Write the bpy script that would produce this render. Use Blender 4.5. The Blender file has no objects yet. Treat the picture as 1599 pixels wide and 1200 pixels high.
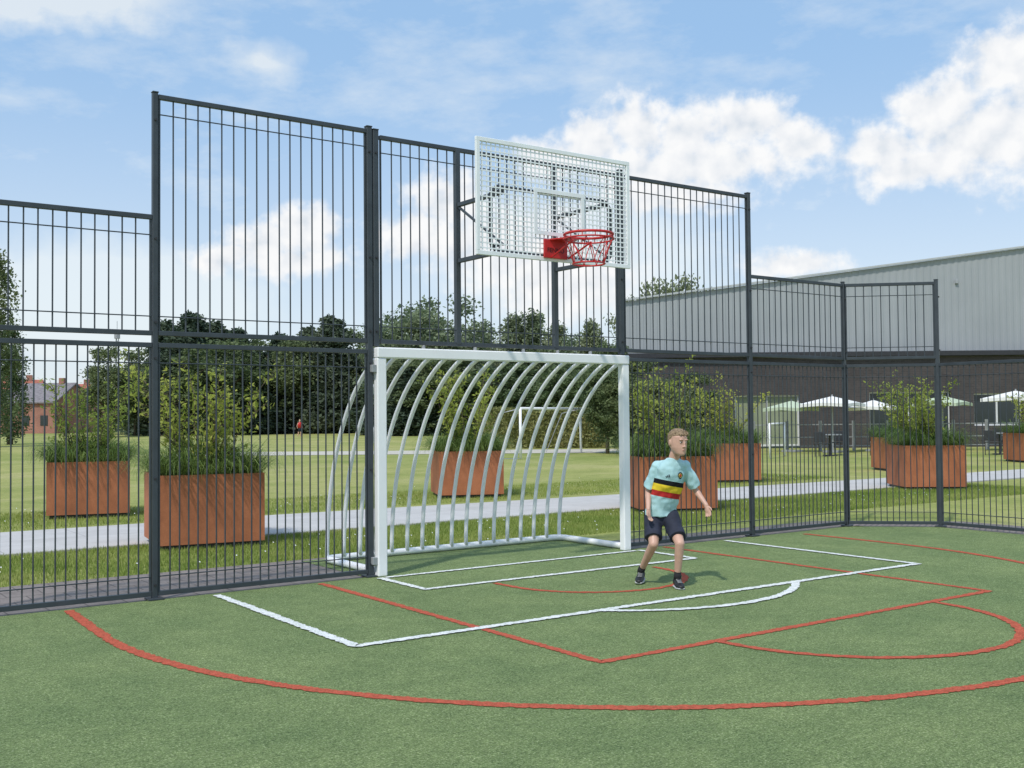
import bpy, bmesh, math, random
import numpy as np
from mathutils import Vector, Matrix, noise
from mathutils.bvhtree import BVHTree
rnd=random.Random(7); nr=np.random.default_rng(7)
scene=bpy.context.scene
COL=scene.collection
# ------------------------------------------------------------------ camera
YAW,PIT,ROL=math.radians(54.474),math.radians(1.662),math.radians(-0.501)
CAM=Vector((-4.820,-9.017,1.5))
F=Vector((math.cos(YAW)*math.cos(PIT),math.sin(YAW)*math.cos(PIT),math.sin(PIT)))
R0=Vector((math.sin(YAW),-math.cos(YAW),0)); U0=R0.cross(F)
Rr=R0*math.cos(ROL)+U0*math.sin(ROL); Uu=-R0*math.sin(ROL)+U0*math.cos(ROL)
cd=bpy.data.cameras.new("camera"); cam=bpy.data.objects.new("camera",cd); COL.objects.link(cam)
m=Matrix((Rr,Uu,-F)).transposed().to_4x4(); m.translation=CAM; cam.matrix_world=m
cd.sensor_width=36; cd.lens=1679.14/1599*36; cd.clip_end=3000; cd.clip_start=.05
scene.camera=cam
scene.view_settings.view_transform='Standard'; scene.view_settings.look='None'; scene.view_settings.exposure=0
def site(x,z,h=0):
    "ground coordinates from distances across / along the view from the court corner"
    return Vector((CAM.x+R0.x*x+math.cos(YAW)*z, CAM.y+R0.y*x+math.sin(YAW)*z, h))
# ------------------------------------------------------------------ materials
def newmat(name):
    m=bpy.data.materials.new(name); m.use_nodes=True; nt=m.node_tree
    b=nt.nodes["Principled BSDF"]; return m,nt,b
def N(nt,t,**k):
    n=nt.nodes.new(t)
    for a,v in k.items(): setattr(n,a,v)
    return n
def mth(nt,op,a,b=None,c=None,clamp=False):
    n=nt.nodes.new('ShaderNodeMath'); n.operation=op; n.use_clamp=clamp
    for i,v in enumerate((a,b,c)):
        if v is None: continue
        if isinstance(v,(int,float)): n.inputs[i].default_value=v
        else: nt.links.new(v,n.inputs[i])
    return n.outputs[0]
def noise_n(nt,vec,scale,detail=4,rough=.55,dim='3D'):
    n=nt.nodes.new('ShaderNodeTexNoise'); n.noise_dimensions=dim
    n.inputs['Scale'].default_value=scale; n.inputs['Detail'].default_value=detail; n.inputs['Roughness'].default_value=rough
    if vec is not None: nt.links.new(vec,n.inputs['Vector'])
    return n.outputs['Fac']
def ramp(nt,fac,stops):
    n=nt.nodes.new('ShaderNodeValToRGB'); nt.links.new(fac,n.inputs[0])
    els=n.color_ramp.elements
    while len(els)<len(stops): els.new(.5)
    for e,(p,c) in zip(els,stops): e.position=p; e.color=(*c,1)
    return n.outputs[0]
def mix(nt,fac,a,b,bt='MIX'):
    n=nt.nodes.new('ShaderNodeMix'); n.data_type='RGBA'; n.blend_type=bt
    for s,v in ((n.inputs[0],fac),(n.inputs[6],a),(n.inputs[7],b)):
        if isinstance(v,(int,float)): s.default_value=v
        elif isinstance(v,tuple): s.default_value=(*v,1)
        else: nt.links.new(v,s)
    return n.outputs[2]
def bump(nt,b,h,strength=.3,dist=.01):
    n=nt.nodes.new('ShaderNodeBump'); n.inputs['Strength'].default_value=strength; n.inputs['Distance'].default_value=dist
    nt.links.new(h,n.inputs['Height']); nt.links.new(n.outputs[0],b.inputs['Normal'])
def simple(name,col,rough=.5,var=.15,scale=8,metal=0,bmp=0,spec=None):
    m,nt,b=newmat(name); tc=N(nt,'ShaderNodeTexCoord').outputs['Object']
    f=noise_n(nt,tc,scale,3,.6)
    lo=tuple(c*(1-var) for c in col); hi=tuple(min(1,c*(1+var)) for c in col)
    nt.links.new(ramp(nt,f,[(.3,lo),(.7,hi)]),b.inputs['Base Color'])
    b.inputs['Roughness'].default_value=rough; b.inputs['Metallic'].default_value=metal
    if spec is not None: b.inputs['Specular IOR Level'].default_value=spec
    if bmp: bump(nt,b,f,bmp)
    return m
M={}
M['anth']=simple('anthracite_paint',(.045,.055,.065),.45,.2,5)
M['white']=simple('white_powder_coat',(.90,.90,.91),.38,.03,3)
M['bwhite']=simple('white_backboard_paint',(.86,.88,.89),.45,.05,6)
M['red']=simple('red_paint',(.55,.025,.025),.4,.15,10)
M['redtxt']=simple('dark_lettering',(.03,.01,.01),.5,.1)
M['galv']=simple('grey_metal',(.36,.37,.38),.45,.15,6,metal=.3)
M['dark']=simple('dark_metal',(.03,.03,.035),.5,.2)
M['soil']=simple('soil',(.05,.035,.025),.95,.4,20,bmp=.5)
def turf():
    m,nt,b=newmat('artificial_turf'); tc=N(nt,'ShaderNodeTexCoord').outputs['Object']
    f1=noise_n(nt,tc,85,4,.9); f2=noise_n(nt,tc,30,4,.8); f3=noise_n(nt,tc,1.1,4,.6); f4=noise_n(nt,tc,6,4,.65)
    c=ramp(nt,f1,[(.37,(.060,.100,.036)),(.46,(.165,.232,.090)),(.55,(.250,.322,.142)),(.64,(.54,.59,.38))])
    g=ramp(nt,f2,[(.36,(.68,.69,.66)),(.64,(1.24,1.22,1.20))])
    c=mix(nt,1.0,c,g,'MULTIPLY')
    g=ramp(nt,f3,[(.3,(.84,.87,.84)),(.7,(1.16,1.11,1.08))]); c=mix(nt,1.0,c,g,'MULTIPLY')
    g=ramp(nt,f4,[(.34,(.88,.90,.87)),(.66,(1.11,1.10,1.08))]); c=mix(nt,1.0,c,g,'MULTIPLY')
    nt.links.new(c,b.inputs['Base Color']); b.inputs['Roughness'].default_value=.85
    b.inputs['Specular IOR Level'].default_value=.15
    h=mth(nt,'ADD',f1,mth(nt,'MULTIPLY',f2,1.2)); bump(nt,b,h,.75,.012)
    return m
M['turf']=turf()
def linemat(name,col):
    m,nt,b=newmat(name); tc=N(nt,'ShaderNodeTexCoord').outputs['Object']
    f1=noise_n(nt,tc,75,4,.85); f2=noise_n(nt,tc,17,4,.7)
    lo=tuple(c*.45+.02 for c in col)
    c=ramp(nt,f1,[(.36,lo),(.48,col),(.7,tuple(min(.92,x*1.25+.04) for x in col))])
    g=ramp(nt,f2,[(.3,(.76,.80,.76)),(.62,(1.05,1.05,1.05))]); c=mix(nt,1.0,c,g,'MULTIPLY')
    nt.links.new(c,b.inputs['Base Color']); b.inputs['Roughness'].default_value=.85
    b.inputs['Specular IOR Level'].default_value=.1
    bump(nt,b,f1,.6,.01); return m
M['lw']=linemat('white_turf_fibre',(.82,.83,.80)); M['lr']=linemat('red_turf_fibre',(.52,.11,.06))
def lawn():
    m,nt,b=newmat('mown_lawn'); tc=N(nt,'ShaderNodeTexCoord').outputs['Object']
    f1=noise_n(nt,tc,30,4,.75); f2=noise_n(nt,tc,.35,5,.65); f3=noise_n(nt,tc,.06,3,.5); f4=noise_n(nt,tc,4,4,.7)
    c=ramp(nt,f2,[(.3,(.24,.275,.085)),(.5,(.345,.355,.13)),(.72,(.46,.42,.21))])
    g=ramp(nt,f1,[(.3,(.64,.66,.60)),(.7,(1.28,1.25,1.26))]); c=mix(nt,1.0,c,g,'MULTIPLY')
    g=ramp(nt,f3,[(.35,(.82,.90,.76)),(.65,(1.12,1.08,1.10))]); c=mix(nt,1.0,c,g,'MULTIPLY')
    g=ramp(nt,f4,[(.3,(.84,.86,.82)),(.7,(1.12,1.10,1.08))]); c=mix(nt,1.0,c,g,'MULTIPLY')
    nt.links.new(c,b.inputs['Base Color']); b.inputs['Roughness'].default_value=.9; b.inputs['Specular IOR Level'].default_value=.1
    bump(nt,b,f1,.45,.02); return m
M['lawn']=lawn()
def concrete(name,c0,c1,joint=None,sc=3,mort=.45):
    m,nt,b=newmat(name); tcn=N(nt,'ShaderNodeTexCoord').outputs['Object']
    f=noise_n(nt,tcn,sc,5,.65); g=noise_n(nt,tcn,90,3,.7)
    c=ramp(nt,f,[(.3,c0),(.7,c1)]); c=mix(nt,1.0,c,ramp(nt,g,[(.3,(.86,.86,.86)),(.7,(1.1,1.1,1.1))]),'MULTIPLY')
    if joint:
        br=N(nt,'ShaderNodeTexBrick'); nt.links.new(tcn,br.inputs['Vector'])
        br.inputs['Scale'].default_value=1; br.inputs['Brick Width'].default_value=joint[0]; br.inputs['Row Height'].default_value=joint[1]
        br.inputs['Mortar Size'].default_value=joint[2]; br.inputs['Color1'].default_value=(1,1,1,1); br.inputs['Color2'].default_value=(.95,.95,.95,1); br.inputs['Mortar'].default_value=(mort,mort,mort,1)
        c=mix(nt,1.0,c,br.outputs['Color'],'MULTIPLY')
    nt.links.new(c,b.inputs['Base Color']); b.inputs['Roughness'].default_value=.9; b.inputs['Specular IOR Level'].default_value=.2
    bump(nt,b,g,.2,.004); return m
M['path']=concrete('pale_concrete_paving',(.49,.47,.45),(.60,.58,.56),(2.4,2.8,.01),1.5,.75)
M['kerb']=concrete('concrete_kerb',(.40,.39,.37),(.50,.48,.46))
M['strip']=concrete('grey_edge_paving',(.20,.17,.155),(.30,.26,.24),(.3,.3,.008),5,.6)
M['sand']=concrete('sandy_track',(.50,.46,.38),(.60,.56,.48))
def corten():
    m,nt,b=newmat('weathering_steel'); tc=N(nt,'ShaderNodeTexCoord').outputs['Object']
    oi=N(nt,'ShaderNodeObjectInfo').outputs['Random']; cbx=N(nt,'ShaderNodeCombineXYZ'); nt.links.new(mth(nt,'MULTIPLY',oi,40.0),cbx.inputs[0])
    va=N(nt,'ShaderNodeVectorMath',operation='ADD'); nt.links.new(tc,va.inputs[0]); nt.links.new(cbx.outputs[0],va.inputs[1]); tc=va.outputs[0]
    mp=N(nt,'ShaderNodeMapping'); mp.inputs['Scale'].default_value=(2,2,.9); nt.links.new(tc,mp.inputs[0])
    f=noise_n(nt,mp.outputs[0],1.4,5,.6); g=noise_n(nt,tc,1.6,5,.65); h=noise_n(nt,tc,50,3,.7)
    c=ramp(nt,g,[(.28,(.28,.098,.045)),(.5,(.41,.145,.064)),(.72,(.51,.190,.090))])
    c=mix(nt,1.0,c,ramp(nt,f,[(.3,(.88,.86,.85)),(.65,(1.04,1.03,1.02))]),'MULTIPLY')
    c=mix(nt,1.0,c,ramp(nt,h,[(.3,(.88,.88,.88)),(.7,(1.1,1.1,1.1))]),'MULTIPLY')
    nt.links.new(c,b.inputs['Base Color']); b.inputs['Roughness'].default_value=.8; bump(nt,b,h,.2,.003); return m
M['corten']=corten()
def leafmat(name,stops,trans=.25,sc=1.2):
    m,nt,b=newmat(name); tc=N(nt,'ShaderNodeTexCoord').outputs['Object']
    f=noise_n(nt,tc,sc,2,.6); g=noise_n(nt,tc,sc*12,1,.6)
    f=mth(nt,'ADD',mth(nt,'MULTIPLY',f,.65),mth(nt,'MULTIPLY',g,.35))
    c=ramp(nt,f,stops)
    oi=N(nt,'ShaderNodeObjectInfo').outputs['Random']
    c=mix(nt,1.0,c,ramp(nt,oi,[(0,(.78,.85,.81)),(1,(1.26,1.15,1.1))]),'MULTIPLY')
    nt.links.new(c,b.inputs['Base Color']); b.inputs['Roughness'].default_value=.6; b.inputs['Specular IOR Level'].default_value=.25
    t=N(nt,'ShaderNodeBsdfTranslucent'); nt.links.new(c,t.inputs['Color'])
    ms=N(nt,'ShaderNodeMixShader'); ms.inputs[0].default_value=trans
    nt.links.new(b.outputs[0],ms.inputs[1]); nt.links.new(t.outputs[0],ms.inputs[2])
    out=nt.nodes['Material Output']; nt.links.new(ms.outputs[0],out.inputs['Surface']); return m
M['conifer']=leafmat('hazed_dark_conifer_needles',[(.3,(.046,.074,.050)),(.5,(.074,.108,.070)),(.7,(.115,.147,.092))],.25,.5)  # needles lightened and made bluer: distance haze painted into the colour
M['decid']=leafmat('deciduous_leaves',[(.3,(.080,.115,.055)),(.5,(.135,.18,.082)),(.7,(.215,.255,.12))],.3,.4)
M['decid2']=leafmat('hazed_green_leaves',[(.3,(.16,.20,.12)),(.5,(.24,.29,.17)),(.7,(.33,.37,.24))],.35,.4)  # pale tone of the far crowns is haze put into the leaf colour
M['shrub']=leafmat('shrub_leaves',[(.3,(.17,.23,.035)),(.5,(.33,.39,.075)),(.7,(.50,.52,.15))],.45,1.5)
M['tuft']=leafmat('ornamental_grass_blades',[(.3,(.07,.13,.04)),(.5,(.15,.23,.065)),(.7,(.27,.35,.12))],.35,2)
M['hedge']=leafmat('hedge_leaves',[(.3,(.17,.18,.06)),(.5,(.28,.28,.10)),(.7,(.38,.35,.15))],.2,.6)
M['blade']=leafmat('lawn_blades',[(.3,(.14,.22,.04)),(.5,(.24,.32,.075)),(.7,(.37,.41,.14))],.3,.8)
M['bark']=simple('bark',(.12,.09,.065),.9,.35,12,bmp=.6)
M['petal']=simple('white_petals',(.8,.8,.76),.7,.05)
# ------------------------------------------------------------------ mesh builder
class MB:
    def __init__(s): s.v=[]; s.f=[]
    def add(s,vs,fs):
        o=len(s.v); s.v.extend([tuple(x) for x in vs]); s.f.extend([tuple(i+o for i in f) for f in fs])
    def box(s,c,size,rot=None,bev=0):
        bm=bmesh.new(); bmesh.ops.create_cube(bm,size=1)
        bmesh.ops.scale(bm,vec=size,verts=bm.verts)
        if bev: bmesh.ops.bevel(bm,geom=list(bm.edges),offset=bev,segments=1,affect='EDGES')
        mt=(rot.to_4x4() if rot is not None else Matrix.Identity(4)); mt=Matrix.Translation(c)@mt
        bm.verts.ensure_lookup_table()
        s.add([mt@v.co for v in bm.verts],[[v.index for v in f.verts] for f in bm.faces]); bm.free()
    def beam(s,a,b,w,h,bev=.003,up=Vector((0,0,1))):
        a=Vector(a); b=Vector(b); d=b-a; L=d.length; t=d/L
        if abs(t.dot(up))>.98: up=Vector((0,1,0)) if abs(t.y)<.9 else Vector((1,0,0))
        u=up.cross(t).normalized(); v=t.cross(u)
        s.box((a+b)/2,(L,w,h),Matrix((t,u,v)).transposed(),bev)
    def tube(s,pts,r,n=8,cap=True,closed=False):
        pts=[Vector(p) for p in pts]; k=len(pts); rs=r if isinstance(r,(list,tuple)) else [r]*k
        vs=[];fs=[]; prev=None
        for i,p in enumerate(pts):
            if closed: t=(pts[(i+1)%k]-pts[i-1]).normalized()
            else: t=(pts[min(i+1,k-1)]-pts[max(i-1,0)]).normalized()
            if prev is None:
                a=Vector((0,0,1)) if abs(t.z)<.9 else Vector((1,0,0))
                u=(a-t*a.dot(t)).normalized()
            else: u=(prev-t*prev.dot(t)).normalized()
            prev=u; w=t.cross(u)
            for j in range(n):
                an=2*math.pi*j/n+math.pi/n; vs.append(p+(u*math.cos(an)+w*math.sin(an))*rs[i])
        rng=k if closed else k-1
        for i in range(rng):
            i2=(i+1)%k
            for j in range(n):
                j2=(j+1)%n; fs.append((i*n+j,i*n+j2,i2*n+j2,i2*n+j))
        if cap and not closed:
            fs.append(tuple(range(n-1,-1,-1))); fs.append(tuple((k-1)*n+j for j in range(n)))
        s.add(vs,fs)
    def loft(s,rings,n=20):
        vs=[];fs=[];k=len(rings)
        for c,rx,ry,u,v in rings:
            for j in range(n):
                a=2*math.pi*j/n; vs.append(c+u*(math.cos(a)*rx)+v*(math.sin(a)*ry))
        for i in range(k-1):
            for j in range(n):
                j2=(j+1)%n; fs.append((i*n+j,i*n+j2,(i+1)*n+j2,(i+1)*n+j))
        fs.append(tuple(range(n-1,-1,-1))); fs.append(tuple((k-1)*n+j for j in range(n)))
        s.add(vs,fs)
    def ell(s,c,r,rot=None,seg=16,rings=10):
        c=Vector(c); vs=[];fs=[]
        vs.append(Vector((0,0,r[2])))
        for i in range(1,rings):
            a=math.pi*i/rings
            for j in range(seg):
                b=2*math.pi*j/seg; vs.append(Vector((r[0]*math.sin(a)*math.cos(b),r[1]*math.sin(a)*math.sin(b),r[2]*math.cos(a))))
        vs.append(Vector((0,0,-r[2])))
        for j in range(seg): fs.append((0,1+j,1+(j+1)%seg))
        for i in range(rings-2):
            for j in range(seg):
                a=1+i*seg+j; b=1+i*seg+(j+1)%seg; fs.append((a,a+seg,b+seg,b))
        L=len(vs)-1; o=1+(rings-2)*seg
        for j in range(seg): fs.append((L,o+(j+1)%seg,o+j))
        if rot is not None: vs=[rot@v for v in vs]
        s.add([c+v for v in vs],fs)
    def mesh(s,name,mat,smooth=False,origin=None):
        me=bpy.data.meshes.new(name); o=origin or Vector((0,0,0))
        me.from_pydata([(x[0]-o[0],x[1]-o[1],x[2]-o[2]) for x in s.v],[],s.f); me.update()
        me.materials.append(mat)
        if smooth: me.polygons.foreach_set('use_smooth',[True]*len(me.polygons))
        return me
def quads_mesh(name,V,mat,k=4):
    V=np.asarray(V,dtype=np.float32); n=len(V)//k
    me=bpy.data.meshes.new(name); me.vertices.add(n*k); me.vertices.foreach_set('co',V.ravel())
    me.loops.add(n*k); me.loops.foreach_set('vertex_index',np.arange(n*k,dtype=np.int32))
    me.polygons.add(n); me.polygons.foreach_set('loop_start',np.arange(0,n*k,k,dtype=np.int32))
    me.update(calc_edges=True); me.materials.append(mat); me.validate(); return me
def link(name,me,loc=(0,0,0),parent=None,label=None,cat=None,kind=None,group=None):
    o=bpy.data.objects.new(name,me); COL.objects.link(o); o.location=loc
    if parent: o.parent=parent
    if label: o['label']=label
    if cat: o['category']=cat
    if kind: o['kind']=kind
    if group: o['group']=group
    return o
def empty(name,loc,label,cat,group=None,rotz=0):
    o=bpy.data.objects.new(name,None); COL.objects.link(o); o.location=loc; o.empty_display_size=.2
    o.rotation_euler=(0,0,rotz); o['label']=label; o['category']=cat
    if group: o['group']=group
    return o
# ------------------------------------------------------------------ ground
def sheet(name,pts,z,mat,kind='structure'):
    mb=MB(); mb.add([(x,y,z) for x,y in pts],[tuple(range(len(pts)))])
    return link(name,mb.mesh(name,mat),kind=kind)
sheet('ground',[(-900,-900),(1100,-900),(1100,1100),(-900,1100)],-.03,M['lawn'])
sheet('edge_pavement',[(-9,-.02),(-9,1.55),(3.3,1.55),(3.3,.75),(7.3,.75),(8.75,-.6),(8.75,-16),(7.2,-16),(7.2,-.02)],-.004,M['strip'])
sheet('artificial_turf_court',[(-9,-18),(7.82,-18),(7.82,-.80),(7.0,-.02),(3.25,-.02),(3.25,1.42),(-.08,1.42),(-.08,-.02),(-9,-.02)],.0,M['turf'])
sheet('pavement',[(-30,4.2),(60,4.15),(60,6.0),(20,6.15),(10,6.45),(2,6.85),(-30,6.95)],-.022,M['path'])
def kerb(y0,y1,x0=-30,x1=60):
    mb=MB(); mb.beam((x0,y0,-.02),(x1,y1,-.02),.06,.03,.004); return mb
link('path_kerb',kerb(4.16,4.11).mesh('path_kerb',M['kerb']),kind='structure')
a=site(-14,43);b=site(8,43);c=site(8,47.5);d=site(-14,47.5)
sheet('sandy_track',[(q.x,q.y) for q in (a,b,c,d)],-.02,M['sand'])
# ------------------------------------------------------------------ court lines
def ribbon(name,pts,w,mat,z,closed=False):
    P=[Vector((x,y,0)) for x,y in pts]; Q=[]
    for i in range(len(P)-1):
        L=(P[i+1]-P[i]).length; k=max(1,int(L/.02))
        for j in range(k): Q.append(P[i].lerp(P[i+1],j/k))
    Q.append(P[-1]); vs=[];fs=[]
    for i,p in enumerate(Q):
        a=Q[max(0,i-1)]; b=Q[min(len(Q)-1,i+1)]; t=(b-a).normalized(); n=Vector((-t.y,t.x,0))
        j1=rnd.uniform(-.010,.010); j2=rnd.uniform(-.010,.010)
        p1=p+n*(w/2+j1); p2=p-n*(w/2+j2)
        vs+= [(p1.x,p1.y,z),(p2.x,p2.y,z)]
        if i: fs.append((2*i-2,2*i-1,2*i+1,2*i))
    mb=MB(); mb.add(vs,fs); link(name,mb.mesh(name,mat),kind='structure')
cx=1.53
def arc(c,r,a0,a1,n=48): return [(c[0]+r*math.cos(math.radians(a0+(a1-a0)*i/n)),c[1]+r*math.sin(math.radians(a0+(a1-a0)*i/n))) for i in range(n+1)]
ribbon('red_court_line',[(cx-4.27,-.10),(cx-4.32,-1.45)]+arc((cx,-1.45),4.32,180,360)+[(cx+4.33,-1.4),(cx+4.33,-.25)],.08,M['lr'],.004)
ribbon('red_key_line',[(-.586,-.10),(-.586,-3.99),(3.63,-3.99),(3.63,-.10)],.068,M['lr'],.004)
ribbon('red_free_throw_line',arc((cx+.08,-4.02),1.2,180,360),.066,M['lr'],.0045)
ribbon('red_restricted_area_line',[(cx-.88,-1.06)]+arc((cx+.02,-1.28),.89,180,360)+[(cx+.92,-1.2)],.06,M['lr'],.004)
ribbon('white_penalty_area_line',[(-1.56,-.14),(-1.56,-2.68),(4.58,-2.68),(4.58,-.14)],.074,M['lw'],.008)
ribbon('white_penalty_arc_line',arc((cx+.1,-1.52),1.62,180+44.5,360-44.5),.070,M['lw'],.0085)
ribbon('white_goal_area_line',[(-.02,-.16),(-.02,-.98),(3.2,-1.02),(3.2,-.16)],.068,M['lw'],.008)
ribbon('white_goal_line',[(.03,-.17),(3.14,-.17)],.062,M['lw'],.0083)
# ------------------------------------------------------------------ fence
FG='dark grey ball-court fence sections'
def panel(a,b,z0,z1,sp,label,group=FG):
    a=Vector((*a,0)); b=Vector((*b,0)); d=(b-a).normalized(); L=(b-a).length; n=Vector((-d.y,d.x,0))
    root=empty('bar_fence',(a+b)/2+Vector((0,0,z0)),label,'fence',group); o=root.location.copy()
    e=.026; mb=MB()
    for z in (z0+.02,z1-.02): mb.beam(a+d*e+Vector((0,0,z)),b-d*e+Vector((0,0,z)),.04,.04)
    for p in (a+d*(e+.010),b-d*(e+.010)): mb.beam(p+Vector((0,0,z0+.030)),p+Vector((0,0,z1-.030)),.018,.018,up=n)
    link('frame',mb.mesh('frame',M['anth'],origin=o),parent=root)
    mb=MB(); k=int(round((L-.1)/sp))
    for i in range(1,k):
        p=a+d*(.05+(L-.1)*i/k+rnd.uniform(-.002,.002)); mb.tube([p+Vector((0,0,z0+.03)),p+Vector((0,0,z1-.03))],.0066,6,False)
    link('vertical_bars',mb.mesh('vertical_bars',M['anth'],True,o),parent=root)
    for z in (z0+.16,z1-.17):
        mb=MB(); s=-.0105; mb.tube([a+d*(e+.01)+n*s+Vector((0,0,z)),b-d*(e+.01)+n*s+Vector((0,0,z))],.0055,6,False)
        link('cross_wire',mb.mesh('cross_wire',M['anth'],True,o),parent=root)
LU='short upper dark grey bar fence panel'; LT='tall upper dark grey bar fence panel beside the backboard'; LL='lower dark grey bar fence panel standing on paving'
cor=(7.87,-.82)
panel((-4.08,0),(-2.04,0),2.19,3.20,.105,LU)
panel((-2.04,0),(-.035,0),2.19,4.22,.105,LT)
panel((.06,0),(3.09,0),2.19,4.18,.105,'wide upper dark grey bar panel above the football goal')
panel((3.14,0),(5.2,0),2.19,4.18,.105,LT)
panel((5.2,0),(7.02,0),2.19,3.20,.105,LU)
panel((7.02,0),cor,2.19,3.20,.105,'short upper angled corner fence panel, dark grey bars')
panel((-4.08,0),(-2.04,0),.03,2.13,.08,LL)
panel((-2.04,0),(-.035,0),.03,2.13,.08,LL)
panel((3.14,0),(5.2,0),.03,2.13,.08,LL)
panel((5.2,0),(7.02,0),.03,2.13,.08,LL)
panel((7.02,0),cor,.03,2.13,.08,'lower angled corner fence panel, dark grey bars')
panel(cor,(7.87,-2.84),.03,2.13,.08,LL)
panel((7.87,-2.84),(7.87,-4.86),.03,2.13,.08,LL)
def post(x,y,h,z0=0,s=.046,rot=0,label='dark grey square steel fence post',name='fence_post'):
    o=Vector((x,y,z0)); root=empty(name,o,label,'post','dark grey fence posts',rot)
    mb=MB(); mb.box(Vector((0,0,(h)/2)),(s,s,h),bev=.005)
    link('shaft',mb.mesh('shaft',M['anth']),parent=root)
    mb=MB(); mb.box(Vector((0,0,h+.006)),(s+.006,s+.006,.012),bev=.003)
    link('cap',mb.mesh('cap',M['anth']),parent=root)
    for z in (.12,1.0,2.0,2.3,3.0,4.0):
        if z0<z<h+z0-.05:
            mb=MB(); mb.tube([(0,-s/2,z-z0),(0,-s/2-.014,z-z0)],.011,8); link('clamp_bolt',mb.mesh('clamp_bolt',M['dark']),parent=root)
    if z0==0:
        mb=MB(); mb.box(Vector((0,0,.009)),(.13,.13,.014),bev=.002); link('base_plate',mb.mesh('base_plate',M['anth']),parent=root)
post(-4.08,0,3.2); post(-2.04,0,4.23); post(-.032,0,4.24,s=.056); post(5.2,0,4.2,s=.054); post(7.02,0,3.22,rot=.4); post(*cor,3.22,rot=.4,s=.048); post(7.87,-2.84,2.15); post(7.87,-4.86,2.15)
post(.036,0,2.06,z0=2.16,s=.058,label='dark grey post standing above the goal frame'); post(3.115,0,2.06,z0=2.16,s=.058,label='dark grey post standing above the goal frame')
# ------------------------------------------------------------------ football goal
GL=.06; GR=3.11; GH=2.15; GD=1.15
g=empty('football_goal',(1.58,0,0),'white tubular steel football goal built into the fence','goal'); go=g.location.copy()
for x in (GL,GR):
    mb=MB(); mb.beam((x,-.04,.0),(x,-.04,GH-.101),.10,.085,.01,up=Vector((0,1,0)))
    link('post',mb.mesh('post',M['white'],origin=go),parent=g)
mb=MB(); mb.beam((GL-.05,-.04,GH-.05),(GR+.05,-.04,GH-.05),.10,.10,.01); link('crossbar',mb.mesh('crossbar',M['white'],origin=go),parent=g)
mb=MB(); nb=17; t0=math.radians(26)
for i in range(nb):
    x=GL+.02+(GR-GL-.02)*i/(nb-1); pts=[]
    for j in range(21):
        t=t0+(math.pi/2-t0)*j/20; u_=(math.sin(t)-math.sin(t0))/(1-math.sin(t0)); zz=math.cos(t)/math.cos(t0)
        pts.append((x,GD*u_**.88,.05+(GH-.12)*zz))
    mb.tube(pts,.0215,10)
link('curved_net_bars',mb.mesh('curved_net_bars',M['white'],True,go),parent=g)
mb=MB(); r=.12; y1=GD+.02; pts=[(GL,-.0,.04),(GL,y1-r,.04)]
for j in range(1,7):
    a=math.pi/2*j/6; pts.append((GL+r-r*math.cos(a),y1-r+r*math.sin(a),.04))
for j in range(0,7):
    a=math.pi/2*j/6; pts.append((GR+.03-r+r*math.sin(a),y1-r+r*math.cos(a),.04))
pts.append((GR+.03,0,.04)); mb.tube(pts,.035,10)
link('base_rail',mb.mesh('base_rail',M['white'],True,go),parent=g)
for x in (.55,1.15,1.75,2.2,2.65):
    mb=MB(); mb.box(Vector((x,-.02,GH+.018)),(.022,.04,.036),bev=.004)
    link('mounting_lug',mb.mesh('mounting_lug',M['galv'],origin=go),parent=g)
for z in (.15,1.95):
    mb=MB(); mb.box(Vector((GL-.075,-.04,z)),(.05,.06,.07),bev=.004)
    link('hinge_bracket',mb.mesh('hinge_bracket',M['galv'],origin=go),parent=g)
# ------------------------------------------------------------------ basketball hoop
h=empty('basketball_hoop',(1.55,0,2.2),'basketball hoop with white open-grid steel backboard and red ring','basketball hoop'); ho=h.location.copy()
BX0,BX1,BZ0,BZ1,BY=.615,2.485,2.975,4.065,-.86
mb=MB(); fw=.04
mb.beam((BX0,BY,BZ0+fw/2),(BX1,BY,BZ0+fw/2),.03,fw); mb.beam((BX0,BY,BZ1-fw/2),(BX1,BY,BZ1-fw/2),.03,fw)
for x in (BX0+fw/2,BX1-fw/2): mb.beam((x,BY,BZ0+fw),(x,BY,BZ1-fw),fw,.03,up=Vector((0,1,0)))
bb=link('backboard',mb.mesh('backboard',M['bwhite'],origin=ho),parent=h)
mb=MB(); k=36
for i in range(1,k):
    x=BX0+fw/2+(BX1-BX0-fw)*i/k; mb.box(Vector((x,BY,(BZ0+BZ1)/2)),(.013,.004,BZ1-BZ0-2*fw+.01))
k=22
for i in range(1,k):
    z=BZ0+fw/2+(BZ1-BZ0-fw)*i/k; mb.box(Vector(((BX0+BX1)/2,BY-.001,z)),(BX1-BX0-2*fw+.01,.0042,.012))
link('open_grid',mb.mesh('open_grid',M['bwhite'],origin=ho),parent=bb)
mb=MB(); x0,x1,z0,z1=1.27,1.88,3.22,3.66; y=BY-.014; w=.036
mb.box(Vector(((x0+x1)/2,y,z1-w/2)),(x1-x0,.012,w)); mb.box(Vector(((x0+x1)/2,y,z0+w/2)),(x1-x0,.012,w))
for x in (x0+w/2,x1-w/2): mb.box(Vector((x,y,(z0+z1)/2)),(w,.012,z1-z0-2*w+.001))
link('target_square',mb.mesh('target_square',M['bwhite'],origin=ho),parent=bb)
for x in (.96,2.19):
    mb=MB(); mb.beam((x,-.0,2.21),(x,-.0,4.16),.054,.054,up=Vector((0,1,0)))
    link('upright',mb.mesh('upright',M['anth'],origin=ho),parent=h)
mb=MB(); yb=BY+.06
for x in (.96,2.19):
    for z in (3.04,3.60): mb.beam((x,-.035,z),(x,yb,z),.04,.04)
    mb.beam((x,-.035,3.58),(x,yb,3.10),.022,.022)
xa,xb,za,zb,ch=.82,2.28,3.03,3.64,.07
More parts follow.
